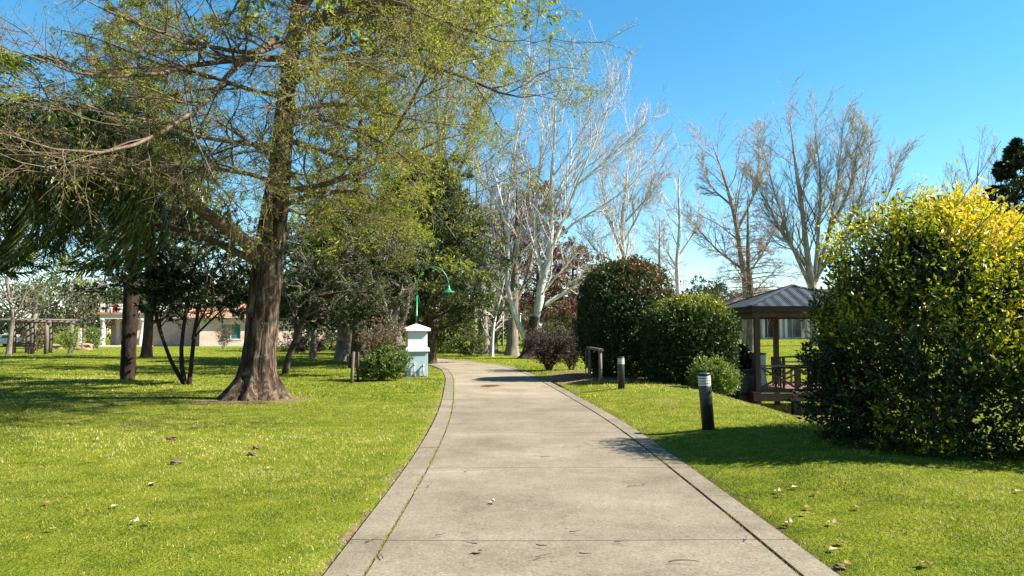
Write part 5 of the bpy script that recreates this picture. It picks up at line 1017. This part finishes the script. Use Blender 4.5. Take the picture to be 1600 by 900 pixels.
for px, py, k, a_ in ((598, 880, 1, 1.7), (838, 878, 1, .5), (838, 858, 0, -.6), (890, 838, 0, .2), (905, 872, 0, -.5), (960, 854, 0, .1), (745, 857, 0, 2.8), (680, 843, 0, .4), (668, 764, 0, 1.1), (845, 718, 1, 0.), (980, 765, 1, -.1), (1003, 762, 0, .5), (725, 741, 0, .8), (1045, 886, 2, .1), (1165, 850, 0, 1.1), (572, 853, 1, .9), (1143, 778, 3, -.8), (1340, 792, 2, .5)):
    g = G(px, py); gz_ = .022 if inside_path(g[0], g[1]) else g[2] + .02
    o = thing('fallen_twig', litter_label('dry brown twig', px, py, TWL), 'twig', (g[0], g[1], gz_), 'dry twigs scattered on the path', a_, TW[k])
def leaf_me(seed):
    g_ = np.random.default_rng(seed); V = [(0, 0, .01)]; n = 9
    for i in range(n): t_ = 2 * math.pi * i / n; r = (.055 if i % 2 else .036) * g_.uniform(.7, 1.2); V.append((r * math.cos(t_) * 1.3, r * math.sin(t_), .012 + abs(g_.normal()) * .016))
    return mesh_np('fallen_leaf', V, np.array([(0, 1 + i, 1 + (i + 1) % n) for i in range(n)]), M_DRYLEAF, False, np.clip(g_.normal(.6, .3) + np.zeros(n), 0, 1))
LM = [leaf_me(i) for i in range(5)]
LFL = ((1243, 765), (1262, 798), (1258, 808), (1300, 822), (1315, 853), (1303, 865), (1325, 888), (1220, 778), (1215, 772), (1447, 888), (1590, 772), (1340, 797), (1275, 776), (1233, 822), (1228, 826), (238, 760), (75, 791), (80, 833), (210, 820), (232, 822), (180, 795), (395, 712), (270, 690), (150, 690), (640, 640), (420, 735), (350, 690), (60, 735), (770, 790), (748, 868))
for i, (px, py) in enumerate(LFL):
    g = G(px, py); z = .022 if inside_path(g[0], g[1]) else g[2] + .022
    lawnR = px > 1100; o = thing('fallen_leaf', litter_label('dry curled leaf', px, py, LFL), 'leaf', (g[0], g[1], z), 'dry leaves on the right lawn' if lawnR else 'dry leaves on the left side', i * 1.3, LM[i % 5]); o.scale = (.62,) * 3
for i, (px, py, r, lb) in enumerate(((393, 712, .075, 'largest clod of pale soil on the left lawn below the great tree'), (401, 702, .07, 'flat clod of soil just behind the largest one'), (275, 726, .08, 'clod of grey soil on the lawn left of the largest clod'), (268, 688, .09, 'low earth clod on the lawn farther back toward the tree'), (237, 760, .035, 'small dark red-brown clod on the near left lawn'), (1312, 890, .05, 'small whitish stone on the grass near the right kerb'))):
    g = G(px, py); rock('soil_clod', lb, g + (0, 0, .01), (r * .8, r * .6, r * .4), M_LUMP, i + 20, 'soil clod' if i < 5 else 'stone')
# fine litter: bits of leaf and bark, thickest along the edges and under the great tree
n = 5200; y = np.sqrt(rng.uniform(9, 22 ** 2, n)); x = rng.uniform(-.8, .8, n) * y; sd2 = np.where(rng.random(n) < .5, -1, 1); ed = rng.random(n) < .3; x = np.where(ed, pcx(y) + sd2 * (1.72 + rng.normal(size=n) * .16), x)
tr2 = rng.random(n) < .12; x = np.where(tr2, -6.2 + rng.normal(size=n) * 1.2, x); y = np.where(tr2, 17.3 + rng.normal(size=n) * .8, y)
pth = inside_path(x, y, 1.7); kp = ~pth | (rng.random(n) < .42); x, y, pth = x[kp], y[kp], pth[kp]; n = len(x)
z = np.where(pth, .021, terr(x, y) + .02); sz = rng.uniform(.008, .03, n)
V, Fq = leaves(np.stack([x, y, z], 1), np.stack([rng.normal(size=n), rng.normal(size=n), rng.uniform(0, .35, n)], 1), sz, sz * rng.uniform(.15, .6, n), .2, np.stack([rng.normal(size=n) * .2, rng.normal(size=n) * .2, np.ones(n)], 1))
ob('leaf_litter', mesh_np('leaf_litter', V, Fq, M_DRYLEAF, False, tri(.35, n, .25)), kind='stuff')
